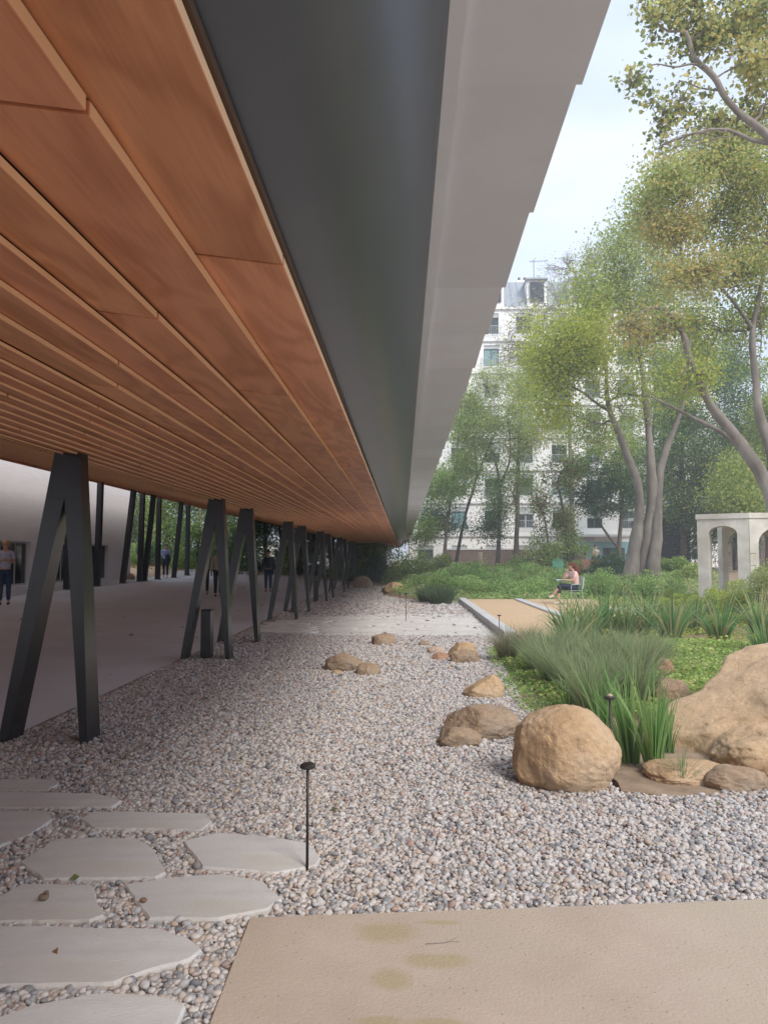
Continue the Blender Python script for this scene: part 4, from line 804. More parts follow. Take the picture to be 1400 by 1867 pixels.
# shrubs at the end of the pebble bed
sh = [(690, 44, 1.3, 1.7, 'dark', 'dark bush under the far end of the canopy'), (725, 43, 1.2, 2.0, 'green', 'rounded green bush under the tip of the canopy'), (760, 42, 1.5, 2.2, 'green', 'tall green bush right of the canopy tip'), (800, 43, 1.2, 1.5, 'mid', 'mid green bush at the foot of the slender trees'),
      (655, 46, 1.4, 1.5, 'green', 'bush behind the far brown boulder'), (845, 42, 1.1, 1.3, 'green', 'bush at the left end of the brown garden wall'), (885, 40, 1.0, 1.0, 'mid', 'bush before the middle of the garden wall'), (940, 40, 1.2, 1.5, 'green', 'round dark green bush before the right end of the garden wall'), (980, 38, 1.0, 1.2, 'mid', 'loose bush beside the ivy-clad tree'),
      (1050, 38, 1.1, 1.1, 'mid', 'bush behind the mint green chair'), (1100, 36, 1.1, 1.3, 'dark', 'dark bush behind the seated woman'), (1128, 38, 1.0, 1.5, 'dark', 'dark upright bush left of the big grey tree'), (1235, 36, 1.2, 1.2, 'green', 'green bush right of the big grey tree'), (1262, 33, 1.0, 1.0, 'mid', 'bush left of the stone arch')]
for (u, dd, r, h, pal, lab) in sh:
    x = W(u, 1040, dd).x; shrub(lab, (x, dd, gzf(x, dd)-.05), r, h, 2600, pal, .12)
# lush low planting in front of them
lu = [(810, 30.5, .9, .55), (840, 31, 1.0, .7), (870, 30, 1.0, .65), (900, 29.5, .9, .7), (930, 29, 1.0, .65), (960, 29, .9, .7), (985, 29.5, .9, .8), (1005, 31, .8, .75), (860, 34, 1.2, .7), (900, 34, 1.2, .6), (950, 33.5, 1.2, .7), (1000, 34, 1.1, .6), (825, 34, 1.1, .6), (1075, 29, .8, .7), (1105, 28.5, .8, .8), (1140, 28, .9, .8), (1175, 27.5, .9, .7), (1215, 27, .9, .75), (785, 33, 1.0, .5), (1080, 33, 1.0, .6)]
for (u, dd, r, h) in lu:
    h *= random.uniform(1.15, 1.9); x = W(u, 1060, dd).x; shrub('low bright green bush in the leafy bank behind the ochre gravel', (x, dd, gzf(x, dd)-.03), r, h, 1700, 'lush', .085, 'low bushes on the leafy bank')
yl = [(1250, 24, .8, .8), (1225, 22, .7, .6), (1290, 20, .8, .7), (1200, 20.5, .7, .5), (1340, 19, .8, .7), (1260, 18, .6, .45), (1320, 17, .6, .45), (1385, 17.5, .7, .8), (1300, 20.8, .8, .85), (1350, 20.6, .9, .9), (1400, 19.8, .9, 1.0)]
for (u, dd, r, h) in yl:
    x = W(u, 1060, dd).x; h *= 1.3; shrub(('tall ' if h > .9 else 'low ')+'yellowing airy bush '+('close against the feet of the stone arch' if u > 1280 else 'left of the stone arch')+(', behind the others' if dd > 19.5 else ', near the strap-leaved plants'), (x, dd, gzf(x, dd)-.02), r, h, 2900, 'yg', .055, 'yellowing bushes below the arch', sparse=True)
x = W(1385, 1040, 18.6).x; shrub('large pale green airy shrub in front of the stone arch', (x, 18.6, gzf(x, 18.6)), .95, 2.0, 5200, 'pale', .05, sparse=True)
x = W(805, 1090, 25).x; clump('tufted_grass', 'blue-green tufted grass mound at the start of the long kerb', (x, 25.2, 0), 600, .75, .02, .7, .5, [(.10, .15, .08), (.13, .18, .09), (.08, .13, .06)], .35, multi=[((x, 25.2, 0), 1), ((x-.35, 26.2, 0), .9), ((x+.1, 27.0, 0), .8), ((x-.2, 28, 0), .8)], cat='grass')

# ================================================================== ROCKS
def rock(lab, u0, u1, vt, vb, mt, seed, depth=1.0, cuts=3, z=0, name='boulder', grp=None, rgh=.10, flat=.12, planes=None, sub=6, sink=.26, tilt=0, pw=.86):
    dd = G((u0+u1)/2, vb, z).y; k = dd/F; wd = (u1-u0)*k; dp = wd*depth; dm = dd+dp*.42
    u_ = (u0+u1)/2; ptop = W(u_, vt, dm); h = ptop.z-z; c = G(u_, vb, z); cx = c.x*(dm/c.y)
    wd *= dm/dd
    rs = np.random.default_rng(seed); bm = bmesh.new(); bmesh.ops.create_icosphere(bm, subdivisions=sub, radius=1); off = Vector(rs.uniform(0, 90, 3))
    pl = list(planes or [])
    for _ in range(cuts):
        n = Vector(rs.normal(size=3)); n.z = abs(n.z)*.6; n.normalize(); pl.append((n, rs.uniform(.72, .9)))
    for v in bm.verts:
        p = v.co.copy(); p = Vector([math.copysign(abs(q)**pw, q) for q in p])
        for n, dist in pl:
            e = p.dot(n)-dist
            if e > 0: p -= n*e*.88
        p *= 1+rgh*noise.noise(p*1.3+off)*1.6+rgh*.5*noise.noise(p*3.4+off)+rgh*.25*noise.noise(p*8+off)+rgh*.12*noise.noise(p*18+off)
        r_ = noise.noise(p*2.2+off*2); 
        if abs(r_) < .03: p *= 1-.018*(1-abs(r_)/.03)
        q2 = noise.noise(p*1.1+off*3)
        p *= 1+.022*(math.floor(q2*5)-q2*5)*.6
        v.co = p
    zs = [v.co.z for v in bm.verts]; xs = [v.co.x for v in bm.verts]; zm = max(zs); xw_ = (max(xs)-min(xs)); xc = (max(xs)+min(xs))/2
    for v in bm.verts:
        q = v.co; zc = (q.z+zm*(1-2*sink))/(zm*(2-2*sink))   # part below ground
        v.co = Vector(((q.x-xc)/xw_*wd, q.y*dp*.5, zc*h))
    me = bpy.data.meshes.new(name); bm.to_mesh(me); bm.free(); o = link(name, me, M[mt], smooth=True); o.location = (cx, dm, z); o.rotation_euler = (0, tilt, 0)
    return tag(o, lab, 'boulder' if name == 'boulder' else 'rock', grp)
grp = None
rock('big round tan boulder standing in the pebbles, largest of the loose ones', 938, 1130, 1284, 1452, 'rock', 3, .85, 1, grp=grp, rgh=.07, pw=.97, planes=[(Vector((-.98, -.1, .15)), .9), (Vector((.3, .1, -.95)), .8), (Vector((.72, -.2, .66)), .90), (Vector((-.1, -.95, .15)), .88)], sink=.2)
rock('broad low brown boulder left behind the big round one', 806, 946, 1284, 1352, 'rock_brown', 11, .8, 1, pw=.95, grp=grp)
rock('small dark brown stone in front of the broad low boulder', 797, 877, 1325, 1366, 'rock_brown', 12, .8, 3, grp=grp)
rock('tan wedge-shaped boulder lying beside the dark grass clump', 845, 919, 1230, 1275, 'rock', 13, .7, 2, grp=grp, planes=[(Vector((-.62, 0, .78)), .45)])
rock('brown humped boulder in mid-bed, larger of the pair', 591, 664, 1190, 1226, 'rock_brown', 14, .8, 3, grp=grp, planes=[(Vector((.6, -.2, .75)), .62)])
rock('small rounded brown boulder, right one of the pair in mid-bed', 649, 694, 1208, 1234, 'rock_brown', 15, .9, 2, grp=grp)
rock('tiny tan stone in front of the humped boulder pair', 604, 625, 1221, 1232, 'rock', 16, .9, 2, grp=grp, sub=3, name='small_stone')
rock('lone low brown boulder before the white slabs', 677, 723, 1155, 1178, 'rock_brown', 17, .8, 3, grp=grp)
rock('small stone left of the tan boulder cluster', 763, 784, 1168, 1179, 'rock_brown', 18, .8, 2, sub=4, name='small_stone')
rock('small pale stone in the boulder cluster near the kerb', 778, 812, 1178, 1193, 'rock_pale', 19, .8, 2, sub=4)
rock('small orange-brown stone in front of the cluster near the kerb', 788, 818, 1189, 1205, 'rock_red', 20, .8, 3, sub=4)
rock('rear tan boulder of the cluster near the kerb', 817, 872, 1170, 1202, 'rock', 21, .8, 2)
rock('front squarish brown boulder of the cluster near the kerb', 820, 874, 1184, 1211, 'rock_brown', 22, .7, 2, planes=[(Vector((0, -.3, .95)), .7)])
rock('huge tan rock outcrop at the right edge behind the spiky plants', 1183, 1860, 1120, 1412, 'rock_grey', 31, .9, 1, grp=grp, rgh=.11, planes=[(Vector((-.52, -.10, .85)), .52), (Vector((-.2, -.75, .62)), .66), (Vector((0, -.95, .3)), .8)], sub=6, sink=.42)
rock('low tan rock half buried before the huge outcrop', 1178, 1335, 1388, 1436, 'rock', 32, .7, 2, z=.0)
rock('grey-brown rounded stone at the pebble edge before the huge outcrop', 1284, 1392, 1396, 1448, 'rock_brown', 33, .7, 2)
rock('lower ledge of rock at the right edge beneath the huge outcrop', 1315, 1660, 1318, 1424, 'rock_grey', 34, .6, 2, sink=.4)
rock('pale flat stone peeping out behind the dark grass clump', 1022, 1078, 1168, 1192, 'rock_pale', 35, .8, 2, z=.1)
rock('small reddish stone between the dark grass clump and the huge outcrop', 1180, 1226, 1198, 1240, 'rock_red', 36, .8, 2, z=.08)
rock('small tan stone beside the thin brownish grass', 966, 998, 1160, 1184, 'rock_pale', 37, .8, 2, z=.05, sub=4)
rock('grey-brown rock between the reddish stone and the huge outcrop', 1185, 1262, 1235, 1300, 'rock_brown', 38, .8, 2)
rock('orange egg-shaped boulder at the far end of the pebbles', 700, 738, 1061, 1083, 'rock', 41, .8, 2)
rock('dark brown boulder at the left of the orange far one', 695, 716, 1066, 1082, 'rock_brown', 42, .8, 2, sub=4)
rock('brown boulder beside the farthest columns', 643, 680, 1050, 1074, 'rock_brown', 43, .8, 3)
rock('tan stone beside the low far step', 738, 780, 1070, 1085, 'rock', 44, .8, 3)
rock('tan stone right of the tufted grass mound on the bank', 826, 850, 1068, 1088, 'rock_pale', 45, .8, 2, sub=4)
rock('low brown boulder behind the corner of the pale building', 222, 246, 1045, 1058, 'rock_brown', 46, .9, 2, z=.5, sub=4)
st_ = empty('stone_step', (.9, 32, 0), 'pale stone steps beyond the far end of the pebbles', 'steps')
MB().box((.05, 31.0, -.05), (1.75, 31.5, .18)).build('tread', M['kerb'], st_); MB().box((.75, 31.9, -.05), (1.9, 32.5, .42)).build('tread', M['kerb'], st_)
for (u, v, s_, lab, mt) in ((80, 1641, .05, 'small dark pebble pile lying on a stepping stone', 'rock_brown'), (262, 1645, .035, 'single reddish pebble lying on the rounded stepping stone', 'rock_red')):
    p = G(u, v, .034)
    if 'pile' in lab:
        r = empty('pebble_pile', p, lab, 'pebbles')
        for (dx, dz, ss) in ((0, .014, 1), (.012, .034, .5)):
            me = pebble_variant(int(1000*dz)); me.materials.clear(); o = link('pebble', me, M[mt], r); o.location = (dx, 0, dz); o.scale = (s_*ss, s_*ss, s_*ss)
    else:
        me = pebble_variant(55); me.materials.clear(); o = link('pebble', me, M[mt]); o.location = (p.x, p.y, p.z+.01); o.scale = (s_, s_, s_*.9); tag(o, lab, 'pebble')

def twig(lab, a, b, rd, z):
    p, q = G(*a, z), G(*b, z); m_ = MB(); n = 6; pts = [p.lerp(q, k/n)+Vector((random.uniform(-1, 1), random.uniform(-1, 1), 0))*rd*2.5 for k in range(n+1)]
    m_.tube(pts, [rd*(1-.1*k) for k in range(n+1)], 6); m_.tube([pts[3], pts[3]+(q-p)*.25+Vector((.02, .03, .004))], [rd*.6, rd*.3], 5)
    tag(rebase(m_.build('twig', M['bark'], smooth=True)), lab, 'twig')
twig('thin dry stick lying on the beige concrete terrace', (778, 1720), (838, 1716), .0016, .034)
twig('pale broken stick lying on the pebbles right of the nearest column', (228, 1382), (272, 1350), .011, .035)
# ================================================================== PATH LIGHTS
def plight(lab, u, v, h, dome=False, z=0):
    p = G(u, v, z); r = empty('path_light', p, lab, 'garden light', 'mushroom-shaped path lights')
    MB().tube([(p.x, p.y, p.z-.03), (p.x, p.y, p.z+h-.01)], .0078, 8).build('stem', M['black_metal'], r, smooth=True)
    m_ = MB(); m_.tube([(p.x, p.y, p.z+h-.012), (p.x, p.y, p.z+h-.006), (p.x, p.y, p.z+h+.006), (p.x, p.y, p.z+h+.012)], [.030, .040, .040, .032], 20); m_.build('head', M['black_metal'], r)
    if dome: MB().tube([(p.x, p.y, p.z+h+.012), (p.x, p.y, p.z+h+.022), (p.x, p.y, p.z+h+.03)], [.022, .018, .006], 12).build('pebble_on_top', M['rock_pale'], r, smooth=True)
    return r
plight('near slim black path light standing beside the pale stepping stone', 560, 1593, .535)
plight('black path light with a white stone on top, behind the big round boulder', 1114, 1425, .59, True)
plight('black path light standing on the white slab crossing', 740, 1136, .72)
plight('short dark path light near the far end of the white slabs', 729, 1104, .42)
plight('small path light at the kerb beside the thin grass', 910, 1160, .42)

# ================================================================== PLANTS
IR = [(.13, .25, .10), (.18, .31, .12), (.10, .20, .09), (.26, .37, .17), (.32, .34, .16), (.20, .33, .12), (.42, .36, .20)]
IRL = [(.20, .34, .12), (.26, .40, .15), (.15, .28, .10), (.32, .38, .16)]
SD = [(.23, .31, .16), (.28, .36, .19), (.33, .39, .22), (.20, .26, .14), (.36, .33, .20)]
SDB = [(.30, .27, .18), (.23, .24, .15), (.18, .22, .13), (.34, .30, .2)]
il = ['leftmost dark strap-leaved plant at the corner of the ochre gravel', 'strap-leaved plant, second from the ochre gravel', 'strap-leaved plant, third from the ochre gravel', 'arching strap-leaved plant in the middle of the row', 'strap-leaved plant right of the arching one', 'tall strap-leaved plant below the big grey tree',
      'strap-leaved plant left of the lone bright one', 'lone bright strap-leaved plant before the stone arch', 'strap-leaved plant at the right edge, farther back', 'strap-leaved plant at the right edge above the huge outcrop']
for (u, v, h, n), lab in zip([(1035, 1172, .95, 130), (1068, 1165, 1.1, 140), (1105, 1155, 1.15, 140), (1140, 1155, 1.1, 120), (1180, 1150, 1.1, 120), (1225, 1165, 1.15, 140), (1265, 1145, 1.05, 110), (1312, 1163, 1.05, 110), (1385, 1150, 1.15, 120), (1398, 1190, .7, 90)], il):
    p = G(u, v, .1); p.z = gzf(p.x, p.y)-.01; clump('strap_leaf_plant', lab, p, n, h, .034, .75, .55, IR, .16, 'strap-leaved plants in a row')
cx_ = [(1000, 1215), (1040, 1205), (1085, 1230), (1130, 1225), (1170, 1250), (1050, 1262), (1010, 1245), (1110, 1275), (1160, 1290), (1190, 1235), (980, 1225), (1075, 1300)]
ll = ['at its left rim', 'at its back left', 'in its middle back', 'at its back right', 'at its right', 'in the middle front', 'at its front left', 'behind the big boulder top', 'behind the stone-topped light', 'at its far right rim', 'at its far left rim', 'nearest the big boulder']
for (u, v), t_ in zip(cx_, ll):
    p = G(u, v, .03); p.z = gzf(p.x, p.y)-.01; clump('sedge', 'fine dark green sedge tuft of the large clump, '+t_, p, 520, .66, .0065, .8, .35, SD, .11, 'sedge tufts behind the big boulder', 'grass')
for (u, v, h, n, lab) in ((925, 1208, .62, 620, 'thin brownish grass tuft beside the kerb end'), (960, 1190, .5, 380, 'thin brownish grass tuft just right of the kerb-end tuft'), (1243, 1432, .27, 70, 'tiny grass tuft on the low tan rock'), (945, 1360, .16, 40, 'small dry tuft against the broad low boulder')):
    p = G(u, v, .0); p.z = gzf(p.x, p.y)-.01; clump('grass_tuft', lab, p, n, h, .006, .8, .3, SDB if n > 100 else SD, .09 if n > 100 else .03, None, 'grass')
for (u, v, h, n, lab) in ((1192, 1408, .80, 70, 'bright green spiky plant right of the big round boulder'), (1150, 1395, .85, 44, 'tall spiky plant behind the stone-topped path light'), (1215, 1375, .55, 30, 'spiky plant against the left flank of the huge outcrop'), (1100, 1330, .7, 30, 'spiky leaves rising out of the sedge behind the big boulder'), (1040, 1300, .6, 22, 'spiky leaves in front of the sedge, left part')):
    p = G(u, v, .0); p.z = gzf(p.x, p.y)-.01; clump('spiky_plant', lab, p, n, h, .022, .38, .25, IRL, .06)
# ground cover, litter
def scatter(name, label, poly, n, ls, pal, zh, flat=.5, cat='ground cover'):
    P = np.array(poly); x0, y0 = P.min(0); x1, y1 = P.max(0); p = RNG.uniform((x0, y0), (x1, y1), (int(n*2.2), 2)); p = p[inpoly(p[:, 0], p[:, 1], poly)][:n]
    nn = np.array([noise.noise(Vector((a*1.2, b*1.2, 0))) for a, b in p]); zz_ = gz(p[:, 0], p[:, 1])+RNG.uniform(0, 1, len(p))*zh*(1+nn)
    o = leaf_mesh(name, np.column_stack([p, zz_]), ls, pcol(pal, len(p))*(1+.25*nn[:, None]), flat=flat, aspect=.8); return tag(o, label, cat, kind='stuff')
scatter('ground_cover', 'low yellow-green ground cover leaves on the planted bank', [(1.6, 8.0), (2.5, 7.2), (3.4, 7.6), (9, 8.5), (10, 13.6), (2.3, 13.6), (1.5, 12)], 60000, .05, 'cover', .10)
scatter('ground_cover', 'scattered creeping leaves along the edge of the pebbles', [(1.25, 6.5), (1.6, 6.0), (2.0, 8), (2.0, 13.5), (1.4, 13), (1.2, 9)], 5000, .035, 'lush', .07)
scatter('bank_cover', 'green ground cover between the bushes of the leafy bank', [(.6, 27), (3, 26.6), (12, 26.8), (16, 40), (-.5, 42), (-.6, 32)], 26000, .10, 'lush', .22)
scatter('bank_cover', 'yellowish ground cover below the stone arch', [(3.3, 13.4), (16, 12), (18, 27), (6.6, 27), (6.4, 22), (5.6, 19), (4.5, 16)], 26000, .06, 'yg', .16)
scatter('wood_floor_leaves', 'fallen leaves and undergrowth on the floor of the wood', [(-30, 44), (-1, 43), (-1, 60), (-30, 60)], 12000, .14, 'rust', .1, cat='leaf litter')
scatter('fallen_leaves', 'dry leaf litter at the back edge of the ochre gravel', [(2.3, 26.1), (9, 25.8), (9, 27.2), (2.3, 27.2)], 1400, .06, 'orange', .03, .9, 'leaf litter')
scatter('fallen_leaves', 'few dry leaves lying on the pebbles and stones', [(-3.3, 2.2), (-1.2, 2.2), (-.6, 3.6), (2.5, 3.9), (1.3, 8), (1.3, 13), (-3.3, 13)], 60, .045, 'rust', .0, .9, 'leaf litter').location.z = .035
scatter('fallen_leaves', 'few dark leaves lying on the concrete path', [(-11.5, 8), (-3.6, 8), (-3.6, 34), (-11.5, 34)], 45, .09, 'rust', .0, .9, 'leaf litter').location.z = .012

# ================================================================== FURNITURE
def chair(name, lab, x, y, z, rz, m):
    r = empty(name, (0, 0, 0), lab, 'chair'); t = MB()
    for sx_ in (-.22, .22):
        MB().tube([(sx_, -.2, 0), (sx_, -.19, .42), (sx_, -.17, .62), (sx_, .16, .64)], .012, 6).build('leg', m, r, smooth=True)
        MB().tube([(sx_, .24, 0), (sx_, .18, .42), (sx_, .27, .84)], .012, 6).build('leg', m, r, smooth=True)
    for k in range(6): MB().box((-.2, -.2+k*.068, .425), (.2, -.145+k*.068, .44)).build('seat_slat', m, r)
    for k in range(7): MB().box((-.2+k*.059, .235, .50), (-.155+k*.059, .25, .83)).build('back_slat', m, r)
    MB().tube([(-.22, .27, .84), (0, .285, .86), (.22, .27, .84)], .013, 6).build('back_rail', m, r, smooth=True)
    r.location = (x, y, z); r.rotation_euler = (0, 0, rz); return r
sp = G(1033, 1103, .12)
ZC = .12
chair('garden_chair', 'pale green metal garden chair the seated woman is sitting on', sp.x+.28, sp.y+.35, ZC, R(-75), M['chair_pale'])
p = W(1020, 1050, 33); chair('garden_chair', 'empty mint green metal chair standing on the leafy bank', p.x, 33, gzf(p.x, 33)+.18, R(150), M['chair_green'])
p = W(915, 1045, 36); zc = gzf(p.x, 36); r = empty('bench', (p.x, 36, zc), 'small dark wooden bench half hidden in the bushes of the bank', 'bench')
MB().box((p.x-.5, 35.85, zc+.42), (p.x+.5, 36.2, zc+.5)).build('seat', M['rock_pale'], r)
for q in (-.38, .3): MB().box((p.x+q, 35.9, zc), (p.x+q+.08, 36.15, zc+.42)).build('leg', M['black_metal'], r)
p = W(1057, 1020, 39); zc = gzf(p.x, 39); r = empty('planter_box', (p.x, 39, zc), 'square brown wooden box behind the mint green chair', 'planter'); MB().box((p.x-.3, 39, zc), (p.x+.3, 39.5, zc+1.25)).build('body', M['brownwall'], r, bevel=.01); MB().box((p.x-.33, 38.97, zc+1.25), (p.x+.33, 39.53, zc+1.3)).build('rim', M['brownwall'], r)
p = W(1082, 1045, 37); zc = gzf(p.x, 37); r = empty('red_bench', (p.x, 37, zc), 'rust red bench behind the head of the seated woman', 'bench'); MB().box((p.x-.5, 37, zc+.42), (p.x+.5, 37.4, zc+.48)).build('seat', M['rock_red'], r); MB().box((p.x-.5, 37.4, zc+.5), (p.x+.5, 37.44, zc+.95)).build('backrest', M['rock_red'], r)
for q in (-.42, .36): MB().box((p.x+q, 37.05, zc), (p.x+q+.06, 37.35, zc+.42)).build('leg', M['black_metal'], r)
p = W(978, 1020, 1).x
# wooden totem post in front of the wall, blue bag on it
p = W(874, 1022, 50); zc = gzf(p.x, 50); r = empty('wooden_post', (p.x, 50, zc), 'short weathered wooden post before the brown garden wall', 'post'); MB().tube([(p.x, 50, zc), (p.x, 50, zc+1.0), (p.x+.02, 50, zc+1.4)], [.2, .22, .17], 9).build('post', M['rock_pale'], r)
r = empty('parked_car', (W(1037, 1022, 57).x, 57, .5), 'dark blue parked car glimpsed before the turquoise shopfront', 'car'); cx0 = W(1030, 1022, 57).x
MB().hexa([(cx0-2, 57, .75), (cx0+2, 57, .75), (cx0+2, 58.7, .75), (cx0-2, 58.7, .75), (cx0-1.95, 57.05, 1.35), (cx0+1.95, 57.05, 1.35), (cx0+1.95, 58.65, 1.35), (cx0-1.95, 58.65, 1.35)]).build('body', M['navy'], r, bevel=.08)
MB().hexa([(cx0-1.5, 57.1, 1.35), (cx0+1.1, 57.1, 1.35), (cx0+1.1, 58.6, 1.35), (cx0-1.5, 58.6, 1.35), (cx0-1.0, 57.3, 1.95), (cx0+.6, 57.3, 1.95), (cx0+.6, 58.4, 1.95), (cx0-1.0, 58.4, 1.95)]).build('cabin', M['glass'], r, bevel=.05)
for q in (-1.25, 1.25): MB().tube([(cx0+q, 56.98, .85), (cx0+q, 57.2, .85)], .33, 16).build('wheel', M['black_metal'], r)

# ================================================================== PEOPLE
def skinobj(name, pts, edges, rad, m, parent, root=0, sub=2):
    me = bpy.data.meshes.new(name); me.from_pydata(pts, edges, []); o = link(name, me, m, parent)
    o.modifiers.new('skin', 'SKIN').use_smooth_shade = True
    sv = me.skin_vertices[0].data if me.skin_vertices else None
    if sv is None:
        bm = bmesh.new(); bm.from_mesh(me); bm.verts.layers.skin.verify(); bm.to_mesh(me); bm.free(); sv = me.skin_vertices[0].data
    for i, r_ in enumerate(rad): sv[i].radius = (r_, r_) if not isinstance(r_, tuple) else r_
    for i in range(len(rad)): sv[i].use_root = (i == root)
    s_ = o.modifiers.new('smooth', 'SUBSURF'); s_.levels = sub; s_.render_levels = sub; return o
def person(lab, loc, rz, J, top, bottom, hair, shoe='black', sleeve='short', hairlen=0, bag=None, sc=1.0, head_pitch=0, cap=None):
    """J: joint dict (metres, facing -y)"""
    r = empty('person', (0, 0, 0), lab, 'person'); g = lambda k: Vector(J[k])
    names = ['pelvis', 'waist', 'chest', 'neck', 'head0', 'head1']; pts = [g('pelvis'), g('waist'), g('chest'), g('neck'), g('neck')+Vector((0, -.01, .07)), g('neck')+Vector((0, -.02, .13))]
    # body: one continuous skin
    P = []; E = []; Rd = []
    def add(p, r_, par=None):
        P.append(tuple(p)); Rd.append(r_); i = len(P)-1
        if par is not None: E.append((par, i))
        return i
    pe = add(g('pelvis'), .115); wa = add(g('waist'), .105, pe); chs = add(g('chest'), .125, wa); ub = add(g('neck')-Vector((0, 0, .06)), .075, chs); nk = add(g('neck'), .052, ub)
    hd = g('neck')+Vector((0, -.015+head_pitch*-.05, .10)); h0 = add(hd-Vector((0, .0, .02)), (.062, .07), nk); h1 = add(hd+Vector((0, .005, .06)), (.074, .088), h0); h2 = add(hd+Vector((0, .01, .115)), (.055, .065), h1)
    hands = []
    for s in ('l', 'r'):
        sh_ = add(g('sh_'+s), .055, ub); el = add(g('el_'+s), .040, sh_); wr = add(g('wr_'+s), .027, el); hands.append((g('el_'+s), g('wr_'+s)))
        pd = (g('wr_'+s)-g('el_'+s)).normalized(); add(g('wr_'+s)+pd*.05, .03, wr)
        hp = add(g('hip_'+s), .088, pe); kn = add(g('kn_'+s), .058, hp); an_ = add(g('an_'+s), .038, kn); add(g('an_'+s)+Vector(J.get('toe_'+s, (0, -.13, -.045))), .033, an_)
    skinobj('body', P, E, Rd, M['skin'], r)
    # top
    P = []; E = []; Rd = []
    pe = add(g('pelvis')+Vector((0, 0, -.03)), (.16, .13)); wa = add(g('waist'), (.145, .118), pe); chs = add(g('chest'), (.165, .13), wa); ub = add(g('neck')-Vector((0, 0, .07)), (.10, .085), chs)
    for s in ('l', 'r'):
        sh_ = add(g('sh_'+s), .066, ub); el = add(g('sh_'+s).lerp(g('el_'+s), .7 if sleeve == 'short' else 1.0), .058, sh_)
        if sleeve == 'long': add(g('el_'+s).lerp(g('wr_'+s), .95), .040, el)
    skinobj('shirt', P, E, Rd, M[top], r)
    P = []; E = []; Rd = []
    pe = add(g('pelvis'), (.15, .122))
    for s in ('l', 'r'):
        hp = add(g('hip_'+s), .10, pe); kn = add(g('kn_'+s), .072, hp); add(g('kn_'+s).lerp(g('an_'+s), J.get('cuff', .93)), .056, kn)
    skinobj('trousers', P, E, Rd, M[bottom], r)
    for s in ('l', 'r'):
        a_ = g('an_'+s); t_ = Vector(J.get('toe_'+s, (0, -.13, -.045))); skinobj('shoe', [tuple(a_-t_*.35+Vector((0, 0, -.04))), tuple(a_+Vector((0, 0, -.035))), tuple(a_+t_*.75+Vector((0, 0, -.012))), tuple(a_+t_*1.15)], [(0, 1), (1, 2), (2, 3)], [.036, .043, .042, .034], M[shoe], r, sub=1)
    # hands with five fingers
    for k, (el, wr) in enumerate(hands):
        pd = (wr-el).normalized(); sd_ = pd.cross(Vector((0, .3, 1))).normalized(); dn = pd.cross(sd_).normalized()
        hp_ = [tuple(wr), tuple(wr+pd*.045), tuple(wr+pd*.08)]; he = [(0, 1), (1, 2)]; hr = [.022, .028, .026]
        for q, (off, ln) in enumerate(((-.026, .062), (-.009, .075), (.009, .070), (.025, .055))):
            b0 = len(hp_); hp_ += [tuple(wr+pd*.085+sd_*off), tuple(wr+pd*(.085+ln*.55)+sd_*off*1.15+dn*.006), tuple(wr+pd*(.085+ln)+sd_*off*1.15+dn*.024)]; he += [(2, b0), (b0, b0+1), (b0+1, b0+2)]; hr += [.009, .0085, .007]
        b0 = len(hp_); hp_ += [tuple(wr+pd*.05-sd_*.034+dn*.01), tuple(wr+pd*.085-sd_*.05+dn*.02)]; he += [(1, b0), (b0, b0+1)]; hr += [.011, .009]
        skinobj('hand', hp_, he, hr, M['skin'], r, sub=1)
    # hair cap and face
    bm = bmesh.new(); bmesh.ops.create_icosphere(bm, subdivisions=3, radius=1); hc = hd+Vector((0, .022, .075)); 
    for v in bm.verts:
        q = v.co; low = -.35-hairlen; zc_ = max(q.z, low) if q.y > -.25 else max(q.z, .25)
        k = 1+.05*noise.noise(q*5)+.16*hairlen; v.co = Vector((q.x*(.092+.012*hairlen)*k, q.y*.108*k+(.0 if q.y > 0 else .006), (zc_*.115)))+hc
    me = bpy.data.meshes.new('hair'); bm.to_mesh(me); bm.free(); link('hair', me, M[hair], r, smooth=True)
    fm = MB(); fm.tube([hd+Vector((0, -.085, .055)), hd+Vector((0, -.108, .03)), hd+Vector((0, -.09, .022))], [.008, .014, .009], 6); fm.build('nose', M['skin'], r, smooth=True)
    for sx_ in (-.03, .03): MB().tube([hd+Vector((sx_, -.080, .058)), hd+Vector((sx_, -.088, .058))], .011, 8).build('eye', M['hair_brown'], r)
    MB().box(tuple(hd+Vector((-.022, -.086, -.008))), tuple(hd+Vector((.022, -.079, .0)))).build('mouth', M['blush'], r)
    for sx_ in (-.082, .082): MB().tube([hd+Vector((sx_, .0, .02)), hd+Vector((sx_*1.08, .005, .045)), hd+Vector((sx_*1.02, .0, .07))], [.010, .016, .010], 6).build('ear', M['skin'], r, smooth=True)
    r.location = loc; r.rotation_euler = (0, 0, rz); r.scale = (sc, sc, sc); return r
def stand(step=0., arms='down'):
    J = dict(pelvis=(0, 0, .96), waist=(0, 0, 1.12), chest=(0, -.005, 1.30), neck=(0, 0, 1.49), hip_l=(.085, 0, .90), hip_r=(-.085, 0, .90), sh_l=(.175, 0, 1.42), sh_r=(-.175, 0, 1.42))
    J.update(kn_l=(.095, -.03-step*.6, .49), an_l=(.10, -step, .085), kn_r=(-.095, -.02+step*.2, .49), an_r=(-.10, step, .085+step*.15))
    if arms == 'down': J.update(el_l=(.23, .03, 1.14), wr_l=(.24, -.05, .90), el_r=(-.23, .03, 1.14), wr_r=(-.24, -.05, .90))
    elif arms == 'fold': J.update(el_l=(.22, -.06, 1.15), wr_l=(.02, -.22, 1.20), el_r=(-.22, -.06, 1.15), wr_r=(-.02, -.24, 1.24))
    else: J.update(el_l=(.23, -.04, 1.15), wr_l=(.08, -.26, 1.22), el_r=(-.23, -.04, 1.15), wr_r=(-.06, -.27, 1.30))
    return J
